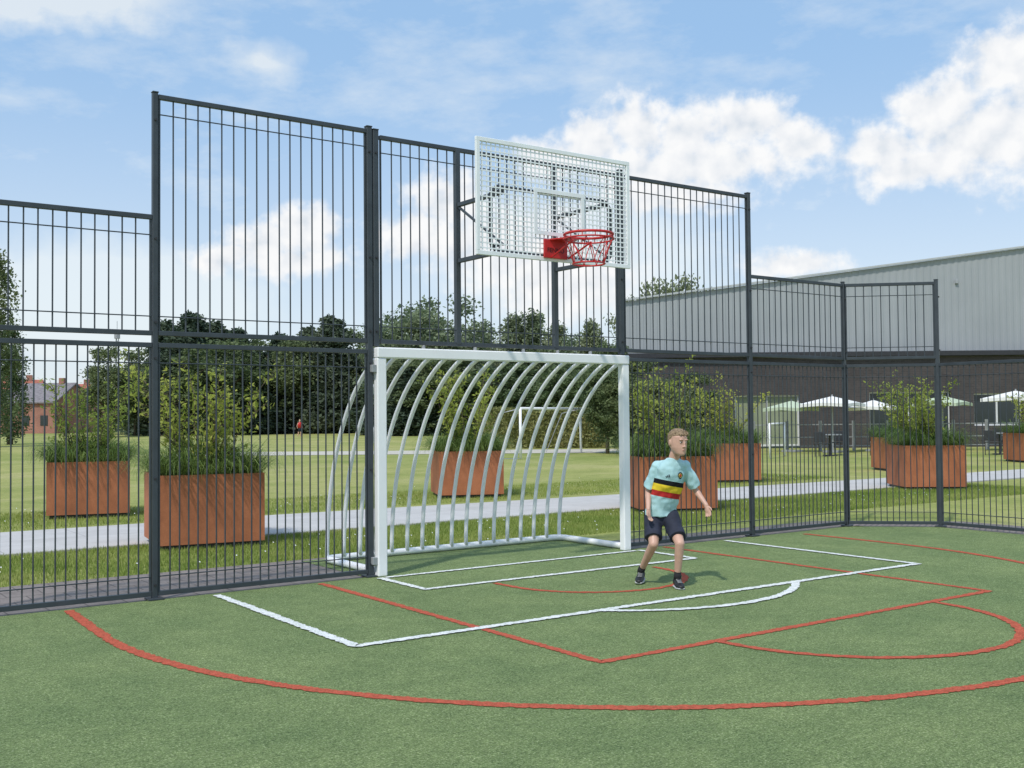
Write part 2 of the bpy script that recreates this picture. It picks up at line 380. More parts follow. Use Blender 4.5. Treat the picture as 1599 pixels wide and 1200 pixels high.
pts=[(xa+ch,za),(xb-ch,za),(xb,za+ch),(xb,zb-ch),(xb-ch,zb),(xa+ch,zb),(xa,zb-ch),(xa,za+ch)]
for i in range(8):
    p,q=pts[i],pts[(i+1)%8]; mb.tube([(p[0],yb,p[1]),(q[0],yb,q[1])],.02,8)
for p in ((xa+.05,za+.05),(xb-.05,za+.05),(xa+.05,zb-.05),(xb-.05,zb-.05)): mb.beam((p[0],yb,p[1]),(p[0],BY+.015,p[1]),.025,.025)
link('support_frame',mb.mesh('support_frame',M['anth'],origin=ho),parent=h)
RZ=3.185; RC=Vector((1.60,BY-.42,RZ)); rr=.228
mb=MB(); circ=lambda r,z,n=36:[(RC.x+r*math.cos(2*math.pi*i/n),RC.y+r*math.sin(2*math.pi*i/n),z) for i in range(n)]
mb.tube(circ(rr,RZ),.0125,10,closed=True); mb.tube(circ(rr+.008,RZ-.045),.008,8,closed=True)
for i in range(12):
    a=2*math.pi*i/12+.1; mb.tube([(RC.x+rr*math.cos(a),RC.y+rr*math.sin(a),RZ),(RC.x+(rr+.008)*math.cos(a),RC.y+(rr+.008)*math.sin(a),RZ-.045)],.005,6)
ring=link('ring',mb.mesh('ring',M['red'],True,ho),parent=h)
mb=MB(); mb.tube(circ(.15,2.91,28),.0085,8,closed=True)
for i in range(8):
    a=2*math.pi*i/8
    for s in (1,-1):
        b=a+s*math.pi/8; pts=[]
        for j in range(5):
            t=j/4; rad=rr*(1-t)+.15*t-.012*math.sin(math.pi*t); an=a+(b-a)*t
            pts.append((RC.x+rad*math.cos(an),RC.y+rad*math.sin(an),RZ-.045-.23*t))
        mb.tube(pts,.0044,6)
link('steel_net',mb.mesh('steel_net',M['red'],True,ho),parent=ring)
mb=MB(); yp=BY-.03; bx=1.51
mb.box(Vector((bx,yp,3.09)),(.28,.022,.18),bev=.003)
mb.add([(bx-.08,yp-.01,RZ),(bx+.22,yp-.01,RZ),(bx+.14,RC.y+rr-.02,RZ),(bx,RC.y+rr-.02,RZ),(bx-.08,yp-.01,RZ-.012),(bx+.22,yp-.01,RZ-.012),(bx+.14,RC.y+rr-.02,RZ-.012),(bx,RC.y+rr-.02,RZ-.012)],[(0,1,2,3),(7,6,5,4),(0,4,5,1),(1,5,6,2),(2,6,7,3),(3,7,4,0)])
for x in (bx-.05,bx+.15):
    mb.tube([(x,yp-.01,3.01),(RC.x+(x-bx-.06)*1.1,RC.y+.08,RZ-.05)],.009,8)
link('ring_bracket',mb.mesh('ring_bracket',M['red'],origin=ho),parent=ring)
cu=bpy.data.curves.new('t','FONT'); cu.body='FENNO'; cu.size=.062; cu.extrude=.001
to=bpy.data.objects.new('t',cu); COL.objects.link(to); dg=bpy.context.evaluated_depsgraph_get(); tm=bpy.data.meshes.new_from_object(to.evaluated_get(dg))
bpy.data.objects.remove(to); tm.materials.clear(); tm.materials.append(M['redtxt'])
t=link('lettering',tm,parent=ring); t.location=Vector((bx-.11,yp-.0135,3.055))-ho; t.rotation_euler=(math.pi/2,0,0)
# ------------------------------------------------------------------ planters
def planter_parts():
    mb=MB(); s=.64; H=.86; t=.006; rim=.035
    for sx,sy in ((0,-1),(0,1),(-1,0),(1,0)):
        if sy: mb.box(Vector((0,sy*(s-t/2),H/2+.03)),(2*s,t,H-.06))
        else: mb.box(Vector((sx*(s-t/2),0,H/2+.03)),(t,2*s-2*t-.001,H-.06))
    wall=mb.mesh('wall',M['corten'])
    mb=MB()
    mb.box(Vector((0,-s+rim/2,H+.003)),(2*s+.006,rim,.006)); mb.box(Vector((0,s-rim/2,H+.003)),(2*s+.006,rim,.006))
    mb.box(Vector((-s+rim/2,0,H+.003)),(rim,2*s-2*rim,.006)); mb.box(Vector((s-rim/2,0,H+.003)),(rim,2*s-2*rim,.006))
    rimm=mb.mesh('rim',M['corten'])
    mb=MB(); mb.box(Vector((0,0,.03)),(2*s-.1,2*s-.1,.06)); base=mb.mesh('plinth',M['dark'])
    mb=MB(); mb.add([(-s+.02,-s+.02,H-.05),(s-.02,-s+.02,H-.05),(s-.02,s-.02,H-.05),(-s+.02,s-.02,H-.05)],[(0,1,2,3)]); soil=mb.mesh('soil',M['soil'])
    return wall,rimm,base,soil
PP=planter_parts()
def tuft_mesh(seed,n=2300):
    r=np.random.default_rng(seed); V=[]
    for i in range(n):
        x,y=r.uniform(-.6,.6,2); e=max(abs(x),abs(y))/.6
        L=r.uniform(.30,.72)*(1+.25*math.sin(x*7+seed)*math.cos(y*6))
        a=math.atan2(y,x)+r.normal(0,.7); d=np.array([math.cos(a),math.sin(a),0]); lean=r.uniform(.05,.35)+.45*e**2*r.uniform(.2,1)
        side=np.array([-d[1],d[0],0])*r.uniform(.004,.008)
        p=np.array([x,y,.81]); pts=[p]
        for k in range(1,5):
            t=k/4; th=lean+t*t*(.7+1.7*e*r.uniform(.5,1.1))
            p=p+L/4*(d*math.sin(th)+np.array([0,0,math.cos(th)])); pts.append(p)
        ws=[1,.95,.8,.5,.08]
        for k in range(4):
            V+= [pts[k]-side*ws[k],pts[k]+side*ws[k],pts[k+1]+side*ws[k+1],pts[k+1]-side*ws[k+1]]
    return quads_mesh('blades',V,M['tuft'])
def leafquad(V,p,s,r):
    a=r.normal(size=3); a/=np.linalg.norm(a); b=np.cross(a,r.normal(size=3)); b/=np.linalg.norm(b)
    a=a*s; b=b*s*.40
    V+= [p-a,p+b,p+a,p-b]
def shrub_meshes(seed,H=1.55,spread=.75,nst=9,leaf=.040,dens=1.0):
    r=np.random.default_rng(seed); mb=MB(); V=[]
    for i in range(nst):
        a=r.uniform(0,6.28); rad=r.uniform(.05,.3); p=Vector((rad*math.cos(a),rad*math.sin(a),.8)); hh=H*r.uniform(.5,1.0)
        a2=a+r.normal(0,.5); pts=[p]; out=spread*r.uniform(.25,1)
        for k in range(1,8):
            t=k/7; pts.append(Vector((p.x+math.cos(a2)*out*t**1.5+r.normal(0,.02),p.y+math.sin(a2)*out*t**1.5+r.normal(0,.02),.8+hh*t)))
        mb.tube(pts,[.011*(1-.75*k/7) for k in range(8)],5)
        for k in range(2,8):
            for s in range(3):
                q=pts[k-1].lerp(pts[k],r.uniform()); b=r.uniform(0,6.28); L=r.uniform(.12,.36)*(1.1-.4*k/7)
                e=q+Vector((math.cos(b)*L,math.sin(b)*L,L*r.uniform(.3,1.1))); mb.tube([q,q.lerp(e,.5)+Vector((0,0,.02)),e],[.004,.003,.0015],4)
                for l in range(int(9*dens)):
                    t=r.uniform(.1,1.1); c=np.array(q.lerp(e,t))+r.normal(0,.035,3); leafquad(V,c,leaf*r.uniform(.6,1.25),r)
    return mb.mesh('stems',M['bark'],True),quads_mesh('leaves',V,M['shrub'])
TU=[tuft_mesh(s) for s in (1,2)]
SH=[shrub_meshes(3,1.55,1.0,12,.040,1.1),shrub_meshes(4,1.5,.85,9),shrub_meshes(5,1.65,.75,9,.040,1.0),shrub_meshes(8,1.6,.6,11,.043,1.2)]
PL=[(-.34,8.9,-14,0,1,.94),(-.24,3.92,-9,1,0,.95),(6.42,8.25,-24,0,3,.95),(7.25,3.62,-27,1,2,.97),(13.2,8.0,-30,0,2,1.0),(14.45,3.75,-38,1,0,.93),(19.9,8.0,-30,0,1,.95),(26.6,8.1,-30,1,2,1.0)]
for i,(x,y,rot,ti,si,sc) in enumerate(PL):
    rz=math.radians(rot)
    p=empty('planter',(x,y,-.028),'square rust-coloured weathering steel planter on the lawn beside the path','planter','rusty steel planters along the path',rz); p.scale=(sc,sc,1)
    for nm,me in zip(('wall','rim','plinth','soil'),PP): link(nm,me,parent=p)
    t=link('ornamental_grass',TU[ti],(x,y,-.03),label='green ornamental grass spilling over the planter rim',cat='plant',group='ornamental grasses in planters'); t.rotation_euler=(0,0,rz+math.pi/2*(i%4)); t.scale=(sc,sc,1)
    s=empty('shrub',(x,y,-.03),'airy light green shrub growing in a rusty planter','shrub','shrubs in planters',i*1.3)
    for nm,me in zip(('stems','leaves'),SH[si]): link(nm,me,parent=s)
def blades(name,n,x0,x1,y0,y1,L,z,mat,w=.004):
    x=nr.uniform(x0,x1,n); y=nr.uniform(y0,y1,n); l=nr.uniform(.5,1.2,n)*L; a=nr.uniform(0,6.28,n); ln=nr.uniform(0,.8,n)
    P=np.stack([x,y,np.full(n,z)],1); D=np.stack([np.cos(a),np.sin(a),np.zeros(n)],1); S=np.stack([-np.sin(a),np.cos(a),np.zeros(n)],1)*w
    T=P+D*(l*ln)[:,None]+np.array([0,0,1])*l[:,None]
    V=np.stack([P-S,P+S,T],1).reshape(-1,3); return link(name,quads_mesh(name,V,mat,3),kind='stuff',label='short green lawn grass blades beyond the fence')
blades('lawn_grass',120000,-4.5,16,1.6,4.1,.05,-.03,M['blade'])
blades('lawn_grass',50000,-3,16,7.0,10,.05,-.03,M['blade'])
V=[]
for i in range(200):
    x=nr.uniform(-4,16); y=nr.uniform(1.7,4.1) if i%3 else nr.uniform(7,11); r_=.008
    for k in range(6): V.append((x+r_*math.cos(k*1.047),y+r_*math.sin(k*1.047),.015+.006*math.sin(k)))
link('daisies',quads_mesh('daisies',V,M['petal'],6),kind='stuff',label='tiny white daisies scattered in the lawn')
# ------------------------------------------------------------------ trees
def crown(seed,kind,mat,H,n=5200,size=.22):
    r=np.random.default_rng(seed); cl=[]; V=[]
    if kind=='conifer':
        for i in range(150):
            t=r.uniform(0.0,1)**.9; z=H*(.02+.95*t); rad=(1-t**1.4)*H*.20+.25; a=r.uniform(0,6.28); q=rad*r.uniform(.1,1.0); cl.append((q*math.cos(a),q*math.sin(a),z-.15*q,.48+rad*.28,.45+.10*rad))
    elif kind=='poplar':
        for i in range(90):
            t=r.uniform(.08,1); z=H*t; rad=H*.13*math.sin(math.pi*min(1,t*.85+.12))**.7+.1; a=r.uniform(0,6.28); q=rad*r.uniform(.1,1); cl.append((q*math.cos(a),q*math.sin(a),z,.55,.75))
    else:
        for i in range(140):
            d=r.normal(size=3); d/=np.linalg.norm(d); q=r.uniform(.1,1.0)**.5; lump=1+.2*math.sin(3*d[0]+seed)+.16*math.sin(4*d[1]+2*seed)
            cl.append((d[0]*q*H*.34*lump,d[1]*q*H*.34*lump,H*.54+d[2]*q*H*.43*lump,H*.066*r.uniform(.6,1.5),H*.055*r.uniform(.6,1.3)))
    per=n//len(cl)
    for x,y,z,ra,rb in cl:
        d=r.normal(size=(per,3)); d/=np.linalg.norm(d,axis=1)[:,None]; d*=r.uniform(.3,1.4,(per,1))
        P=np.array([x,y,z])+d*np.array([ra,ra,rb])
        A=r.normal(size=(per,3)); A/=np.linalg.norm(A,axis=1)[:,None]; B=np.cross(A,r.normal(size=(per,3))); B/=np.linalg.norm(B,axis=1)[:,None]
        s=size*r.uniform(.4,1.1,(per,1)); A*=s; B*=s*.6
        V.append(np.stack([P-A,P+B,P+A,P-B],1).reshape(-1,3))
    return quads_mesh('crown',np.concatenate(V),mat)
def trunk(seed,H,kind):
    r=np.random.default_rng(seed); mb=MB(); top=H*(.9 if kind!='round' else .6); rad=H*.02
    pts=[(r.normal(0,.04)*k,r.normal(0,.04)*k,top*k/6) for k in range(7)]; mb.tube(pts,[rad*(1.15-k/6) for k in range(7)],8)
    for i in range(14 if kind=='round' else 5):
        k=r.integers(2,6); p=Vector(pts[k]); a=r.uniform(0,6.28); L=H*(.3 if kind=='round' else .1)*r.uniform(.5,1)
        e=p+Vector((math.cos(a)*L,math.sin(a)*L,L*r.uniform(.3,1))); mb.tube([p,p.lerp(e,.5)+Vector((0,0,.1*L)),e],[rad*.45,rad*.3,rad*.1],6)
    return mb.mesh('trunk',M['bark'],True)
T={}
def deftree(key,kind,mat,H,n,size,seed): T[key]=(trunk(seed,H,kind),crown(seed,kind,mat,H,n,size))
deftree('c1','conifer',M['conifer'],12,18000,.24,11); deftree('c2','conifer',M['conifer'],12,18000,.24,12)
deftree('d1','round',M['decid'],11,18000,.19,13); deftree('d2','round',M['decid2'],11,18000,.19,14); deftree('d3','round',M['decid'],11,18000,.19,15)
deftree('p1','poplar',M['decid2'],11,11000,.19,16); deftree('b1','poplar',M['decid'],12,9000,.14,17)
LB={'c':'dark green conifer in the row beyond the playing field','d':'leafy deciduous tree beyond the playing field','p':'slender haze-paled green tree beyond the playing field','b':'tall loose-crowned tree at the edge of the field'}
def tree(key,ax,z,H,wid=1.0):
    X=(ax-800)/1679*z; p=site(X,z,-.03); base={'c':12,'d':11,'p':11,'b':12}[key[0]]; s=H/base
    e=empty({'c':'conifer_tree','d':'deciduous_tree','p':'poplar_tree','b':'birch_tree'}[key[0]],p,LB[key[0]],'tree','trees beyond the playing field',rnd.uniform(0,6.28)); e.scale=(s*wid,s*wid,s)
    for nm,me in zip(('trunk','crown'),T[key]): link(nm,me,parent=e)
for k,ax,z,H,w in [('b1',-10,60,11.2,.9),('b1',16,66,7.5,1.1),
 ('c1',262,105,11.0,1.4),('c2',300,100,11.3,1.3),('c1',338,104,10.8,1.5),('c2',368,108,10.4,1.4),('d1',318,112,9.8,1.4),('d3',255,112,9.2,1.3),('c1',232,116,7.8,1.4),
 ('d1',405,110,9.0,1.4),('c2',438,104,9.6,1.3),('d3',462,100,9.2,1.3),('c1',484,104,10.2,1.3),('c2',520,100,10.8,1.4),('d1',552,108,9.6,1.4),('c1',585,104,8.6,1.4),('c1',455,112,9.8,1.5),('c2',405,98,7.6,1.6),('d3',500,110,9.8,1.4),('c1',280,98,9.4,1.6),('d3',345,96,8.6,1.6),
 ('d1',175,90,7.0,1.0),('d3',212,96,6.0,1.2),('d1',140,135,5.0,1.3),
 ('d2',640,96,11.2,1.1),('d2',690,92,11.4,1.25),('d2',735,98,9,1.1),('d2',610,104,9.4,1.1),('p1',805,100,10.4,1.3),('p1',835,100,10.6,1.3),('d2',780,108,8.8,1.2),('p1',872,96,9.2,1.3),('d2',905,90,8.2,1.0),('p1',925,88,8.8,1.1),('d2',950,96,8.0,1.0),
 ('c1',640,84,5.4,2.2),('d1',700,84,5.6,2.0),('c1',760,86,5.6,2.2),('d3',820,84,5.6,2.0),('d3',880,80,5.6,1.6),('d1',935,76,5.4,1.6),('c2',590,90,5.8,1.8),('d1',850,90,6.5,1.5),('d3',665,88,6.8,1.5),('d1',730,88,6.4,1.5),
 ('d2',1025,76,10.7,.75),('d2',1068,78,11.3,.8),('d3',1095,78,10.6,.6),
 ('d1',948,42,4.0,.9),('d1',985,41,3.4,1.1),('d3',1035,40,2.9,1.3),('d1',1080,42,2.9,1.4)]:
    tree(k,ax,z,H,w)
V=[]; r=np.random.default_rng(5)
for i in range(16000):
    az=math.radians(r.uniform(22,92)); d=r.uniform(160,175); hh=5.5+1.2*math.sin(az*37)+1.0*math.sin(az*91+1); z=r.uniform(0,1)*hh
    p=np.array([CAM.x+d*math.cos(az),CAM.y+d*math.sin(az),z]); A=r.normal(size=3); A/=np.linalg.norm(A); B=np.cross(A,r.normal(size=3)); B/=np.linalg.norm(B); V+= [p-A*1.0,p+B*.65,p+A*1.0,p-B*.65]
link('woodland',quads_mesh('woodland',V,M['decid']),kind='stuff',label='distant dark woodland edge along the horizon')
def hedge(a,b,wd,H,mat,n,label):
    r=np.random.default_rng(int(a.x*10)); V=[]; d=(b-a); L=d.length; d=d/L; nn=Vector((-d.y,d.x,0))
    for i in range(n):
        s=r.uniform(0,L); h_=r.uniform(0,1); o=r.uniform(-1,1); face=r.integers(0,3)
        if face<2: o=(-1 if face else 1)*r.uniform(.85,1.05)
        else: h_=r.uniform(.92,1.03)
        p=np.array(a+d*s+nn*(o*wd/2))+np.array([0,0,h_*H*(1+.05*math.sin(s*1.7))]); leafquad(V,p,r.uniform(.06,.12),r)
    c=(a+b)/2; Vn=np.array(V)-np.array([c.x,c.y,0]); root=empty('hedge',Vector((c.x,c.y,-.03)),label,'hedge')
    link('foliage',quads_mesh('foliage',Vn,mat),parent=root)
    mb=MB(); mb.box(Vector((0,0,H*.47)),(L,wd*.86,H*.92),Matrix((d,nn,Vector((0,0,1)))).transposed()); link('inner_growth',mb.mesh('inner_growth',M['hedge']),parent=root)
hedge(site(-1.6,50),site(4.4,50),1.2,1.75,M['hedge'],9000,'clipped yellow-green hedge beyond the sports field')
# ------------------------------------------------------------------ far field goal
ga=site(.28,37.4,-.02); gb=site(2.75,43.3,-.02); Hg=1.75
fg=empty('field_goal',(ga+gb)/2,'white full-size football goal on the grass field','goal'); fo=fg.location.copy()
for p in (ga,gb):
    mb=MB(); mb.tube([p,p+Vector((0,0,Hg))],.05,10); link('post',mb.mesh('post',M['white'],True,fo),parent=fg)
mb=MB(); mb.tube([ga+Vector((0,0,Hg)),gb+Vector((0,0,Hg))],.05,10); link('crossbar',mb.mesh('crossbar',M['white'],True,fo),parent=fg)
dd=(gb-ga).normalized(); bk=Vector((-dd.y,dd.x,0)) 
for p in (ga,gb):
    mb=MB(); mb.tube([p+Vector((0,0,Hg)),p+bk*.8+Vector((0,0,Hg*.9)),p+bk*1.5,p],.02,8); link('net_stay',mb.mesh('net_stay',M['galv'],True,fo),parent=fg)
ga=site(8.6,36,-.02); gb=site(9.6,38,-.02); Hg=1.15
fg=empty('field_goal',(ga+gb)/2,'small white training goal on the grass near the terrace','goal'); fo=fg.location.copy()
for p in (ga,gb):
    mb=MB(); mb.tube([p,p+Vector((0,0,Hg))],.035,8); link('post',mb.mesh('post',M['white'],True,fo),parent=fg)
mb=MB(); mb.tube([ga+Vector((0,0,Hg)),gb+Vector((0,0,Hg))],.035,8); link('crossbar',mb.mesh('crossbar',M['white'],True,fo),parent=fg)
# ------------------------------------------------------------------ sports hall
def hallmat():
    m,nt,b=newmat('profiled_metal_cladding'); tc=N(nt,'ShaderNodeTexCoord').outputs['Object']
    f=noise_n(nt,tc,.4,4,.5)
    c=ramp(nt,f,[(.3,(.31,.33,.345)),(.7,(.355,.375,.39))])
    nt.links.new(c,b.inputs['Base Color']); b.inputs['Roughness'].default_value=.5; return m
M['hall']=hallmat()
def brick(name,c1,c2,mort,ob=1.0):
    m,nt,b=newmat(name); tc=N(nt,'ShaderNodeTexCoord').outputs['Object']
    sp=N(nt,'ShaderNodeSeparateXYZ'); nt.links.new(tc,sp.inputs[0]); cb=N(nt,'ShaderNodeCombineXYZ')
    nt.links.new(mth(nt,'ADD',sp.outputs[0],sp.outputs[1]),cb.inputs[0]); nt.links.new(sp.outputs[2],cb.inputs[1])
    br=N(nt,'ShaderNodeTexBrick'); nt.links.new(cb.outputs[0],br.inputs['Vector']); br.inputs['Scale'].default_value=1; br.inputs['Brick Width'].default_value=.22; br.inputs['Row Height'].default_value=.075; br.inputs['Mortar Size'].default_value=.008
    br.inputs['Color1'].default_value=(*c1,1); br.inputs['Color2'].default_value=(*c2,1); br.inputs['Mortar'].default_value=(*mort,1)
    f=noise_n(nt,tc,.8,4,.6); c=mix(nt,1.0,br.outputs['Color'],ramp(nt,f,[(.3,(.8,.8,.8)),(.7,(1.2,1.18,1.15))]),'MULTIPLY')
    nt.links.new(c,b.inputs['Base Color']); b.inputs['Roughness'].default_value=.85; return m
M['dbrick']=brick('dark_brick',(.048,.041,.041),(.068,.058,.057),(.085,.078,.076))
M['rbrick']=brick('red_brick',(.32,.11,.07),(.39,.14,.09),(.33,.29,.26))
M['tile']=simple('red_roof_tiles',(.38,.13,.085),.8,.3,3); M['slate']=simple('grey_roof_tiles',(.21,.19,.20),.8,.3,3)
M['fascia']=simple('pale_roof_trim',(.45,.47,.48),.5,.05); M['render']=simple('green_beige_wall_panel',(.26,.29,.19),.8,.1,1)
mg,ntg,bg=newmat('window_glass'); bg.inputs['Base Color'].default_value=(.03,.04,.045,1); bg.inputs['Roughness'].default_value=.08; M['glass']=mg
M['canopy']=simple('cream_canopy_fabric',(.82,.81,.78),.8,.05,3); M['canopy2']=simple('pale_green_canopy_fabric',(.50,.58,.42),.8,.05,3); M['frame']=simple('white_window_frame',(.7,.7,.7),.5,.05)
hr=site(4.9,47,-.03); hall=empty('sports_hall',hr,'large grey corrugated metal sports hall with dark brick ground floor','building',None,YAW-math.pi/2)
x1=27.0; zb=4.15; zl=6.45; zr=9.85; D=3
mb=MB(); n=int(x1/.3)
vs=[];fs=[]; prof=[]
for i in range(n+1):
    x=x1*i/n
    prof+=[(x,0),(x+.12,0),(x+.15,-.016),(x+.27,-.016)] if i<n else [(x,0)]
for x,y in prof: vs+= [(x,y,zb),(x,y,zl+(zr-zl)*x/x1)]
for i in range(len(prof)-1): fs.append((2*i,2*i+2,2*i+3,2*i+1))
mb.add(vs,fs)
mb.add([(0,.01,zb),(0,D,zb),(0,D,zl),(0,.01,zl),(x1,.01,zb),(x1,D,zb),(x1,D,zr),(x1,.01,zr)],[(0,3,2,1),(4,5,6,7),(3,7,6,2),(1,2,6,5)])
link('wall_cladding',mb.mesh('wall_cladding',M['hall']),parent=hall)
mb=MB(); mb.beam((-.1,-.09,zl+.05),(x1+.1,-.09,zr+.05),.16,.08); link('roof_edge',mb.mesh('roof_edge',M['fascia']),parent=hall)
mb=MB()
ops=[(4.7,7.5,.1,2.3),(10.5,14.0,.1,2.4),(15.0,17.1,.9,2.3),(18.1,22.0,.3,2.5),(23.0,26.5,.3,2.5)]
prev=.0; th=.3; yc=-.5
def seg(xa,xb,za,zb_): mb.box(Vector(((xa+xb)/2,yc,(za+zb_)/2)),(xb-xa,th,zb_-za))
for a_,b_,c_,d_ in ops:
    seg(prev,a_,0,zb-.25); seg(a_,b_,d_,zb-.25)
    if c_>.15: seg(a_,b_,0,c_)
    prev=b_
seg(prev,x1,0,zb-.25)
mb.box(Vector((.15,(D-.35)/2,(zb-.25)/2)),(.3,D+.34,zb-.25))
link('brick_wall',mb.mesh('brick_wall',M['dbrick']),parent=hall)
mb=MB(); mb.box(Vector((x1/2,-.42,zb-.12)),(x1+.3,.95,.22),bev=.02); link('canopy_edge',mb.mesh('canopy_edge',M['dark']),parent=hall)
for i,(a_,b_,c_,d_) in enumerate(ops):
    w_=empty('window',(0,0,0),'x','x'); del w_['label'],w_['category']; w_.parent=hall
    mb=MB(); mb.box(Vector(((a_+b_)/2,-.42,(c_+d_)/2)),(b_-a_,.02,d_-c_)); link('pane',mb.mesh('pane',M['glass'] if i not in(0,) else M['render']),parent=w_)
    mb=MB(); k=max(2,int((b_-a_)/1.2))
    for j in range(k+1):
        x=a_+.04+(b_-a_-.08)*j/k; mb.box(Vector((x,-.46,(c_+d_)/2)),(.07,.06,d_-c_))
    for z in (c_+.035,d_-.035): mb.box(Vector(((a_+b_)/2,-.463,z)),(b_-a_,.055,.07))
    link('frame',mb.mesh('frame',M['frame']),parent=w_)
mb=MB(); mb.box(Vector((14.6,-.08,7.2)),(.14,.09,.18),bev=.02); link('wall_lamp',mb.mesh('wall_lamp',M['galv']),parent=hall)
def parasol(X,Z,w,H,rot,mat='canopy'):
    p=site(X,Z,-.03); e=empty('parasol',p,'open %s square parasol on the cafe terrace'%('cream' if mat=='canopy' else 'pale green'),'parasol','cafe terrace parasols',rot)
    mb=MB(); h_=w/2; z0=H-.30
    top=(0,0,H); cs=[(-h_,-h_,z0),(0,-h_,z0+.05),(h_,-h_,z0),(h_,0,z0+.05),(h_,h_,z0),(0,h_,z0+.05),(-h_,h_,z0),(-h_,0,z0+.05)]
    mb.add([top]+cs,[(0,i+1,(i+1)%8+1) for i in range(8)])
    lo=[(x*1.0,y*1.0,z-.12) for x,y,z in cs]; mb.add(cs+lo,[(i,8+i,8+(i+1)%8,(i+1)%8) for i in range(8)])
    link('canopy',mb.mesh('canopy',M[mat]),parent=e)
    mb=MB(); mb.tube([(0,0,.05),(0,0,H+.06)],.03,8); mb.box(Vector((0,0,.04)),(.6,.6,.08),bev=.01); link('pole',mb.mesh('pole',M['galv']),parent=e)
for X,Z,w,H,rot,mt_ in [(10.9,42,1.6,2.0,.2,'canopy2'),(12.2,41,1.9,2.15,.3,'canopy'),(14.1,42,1.7,2.0,.5,'canopy'),(16.8,42,1.7,2.15,.2,'canopy2'),(19.2,41,2.2,2.3,.4,'canopy')]: parasol(X,Z,w,H,rot,mt_)
def rail(Xa,Xb,Z):
    a=site(Xa,Z,-.03); b=site(Xb,Z,-.03); d=(b-a).normalized(); e=empty('terrace_railing',(a+b)/2,'light grey steel railing along the cafe terrace','railing'); o=e.location.copy()
    k=9; L=(b-a).length
    for i in range(k+1):
        p=a+d*(L*i/k); mb=MB(); mb.beam(p,p+Vector((0,0,1.2)),.09,.09); link('post',mb.mesh('post',M['galv'],origin=o),parent=e)
    for z in (1.05,.55,.2):
        mb=MB(); mb.beam(a+Vector((0,0,z)),b+Vector((0,0,z)),.03,.035); link('rail',mb.mesh('rail',M['galv'],origin=o),parent=e)
rail(9.6,21.5,42.8)
def table(X,Z,rot):
    p=site(X,Z,-.03); e=empty('cafe_table',p,'small dark round cafe table on the terrace','table','cafe tables',rot)
    mb=MB(); mb.tube([(0,0,.73),(0,0,.76)],.42,18); link('top',mb.mesh('top',M['galv']),parent=e)
    mb=MB(); mb.tube([(0,0,.0),(0,0,.73)],.035,8); mb.tube([(0,0,.0),(0,0,.03)],.25,14); link('leg',mb.mesh('leg',M['dark']),parent=e)
    for s in (1,-1):
        c=p+Vector((math.cos(rot)*.75*s,math.sin(rot)*.75*s,0)); ce=empty('cafe_chair',c,'dark cafe chair beside a terrace table','chair','cafe chairs',rot+(0 if s>0 else math.pi))
        mb=MB(); mb.box(Vector((0,0,.45)),(.42,.42,.03),bev=.01); link('seat',mb.mesh('seat',M['dark']),parent=ce)
        mb=MB(); mb.box(Vector((.2,0,.68)),(.03,.42,.36),bev=.01); link('backrest',mb.mesh('backrest',M['dark']),parent=ce)
        for x in (-.18,.18):
            for y in (-.18,.18): 
                mb=MB(); mb.tube([(x,y,0),(x,y,.44)],.015,6); link('leg',mb.mesh('leg',M['dark']),parent=ce)
for X,Z,r_ in [(11.2,38,.3),(12.9,37,1.1),(14.6,38.5,.8),(17.2,38,.2),(18.6,39.5,1.4)]: table(X,Z,r_)
# ------------------------------------------------------------------ houses
def house(ax,z,w,d,hw,hr_,roof,rot,label):
    X=(ax-800)/1679*z; p=site(X,z,-.03); e=empty('brick_house',p,label,'house','brick houses beyond the field',YAW-math.pi/2+rot)
    mb=MB(); mb.box(Vector((0,0,hw/2)),(w,d,hw)); mb.add([(-w/2,-d/2,hw),(-w/2,d/2,hw),(-w/2,0,hr_),(w/2,-d/2,hw),(w/2,d/2,hw),(w/2,0,hr_)],[(0,2,1),(3,4,5)])
    link('wall',mb.mesh('wall',M['rbrick']),parent=e)
    mb=MB(); sl=(hr_-hw)/(d/2); ov=.3
    for s in (-1,1):
        a=[(-w/2-ov,s*(d/2+ov),hw-ov*sl+.02),(w/2+ov,s*(d/2+ov),hw-ov*sl+.02),(w/2+ov,0,hr_+.02),(-w/2-ov,0,hr_+.02)]
        mb.add(a+[(x,y,q+.15) for x,y,q in a],[(0,1,2,3),(7,6,5,4),(0,4,5,1),(1,5,6,2),(3,2,6,7),(0,3,7,4)])
    rf=link('roof',mb.mesh('roof',roof),parent=e)
    mb=MB(); mb.box(Vector((w*.3,0,hr_+.2)),(.6,.6,1.0)); link('chimney',mb.mesh('chimney',M['rbrick']),parent=rf)
    for i in range(3):
        x=-w*.32+w*.32*i
        for zz in (1.4,4.0):
            if zz+.7<hw:
                mb=MB(); mb.box(Vector((x,-d/2-.01,zz)),(.9,.06,1.1)); link('window',mb.mesh('window',M['glass']),parent=e)
house(20,125,6,7,3.6,6.0,M['tile'],.3,'red brick house with red tiled roof'); house(72,120,7,7,3.4,5.4,M['slate'],-.2,'red brick house with grey tiled roof'); house(112,130,6,7,3.4,5.6,M['tile'],.1,'red brick house with red tiled roof'); house(-20,125,8,7,3.6,5.8,M['tile'],-.1,'red brick house with red tiled roof')
p=site((183-800)/1679*170,170,-.03); ms=empty('radio_mast',p,'thin grey lattice radio mast above the trees','mast'); mb=MB()
for a in range(3):
    mb.tube([(.5*math.cos(a*2.09),.5*math.sin(a*2.09),0),(.2*math.cos(a*2.09),.2*math.sin(a*2.09),15.5)],.06,5)
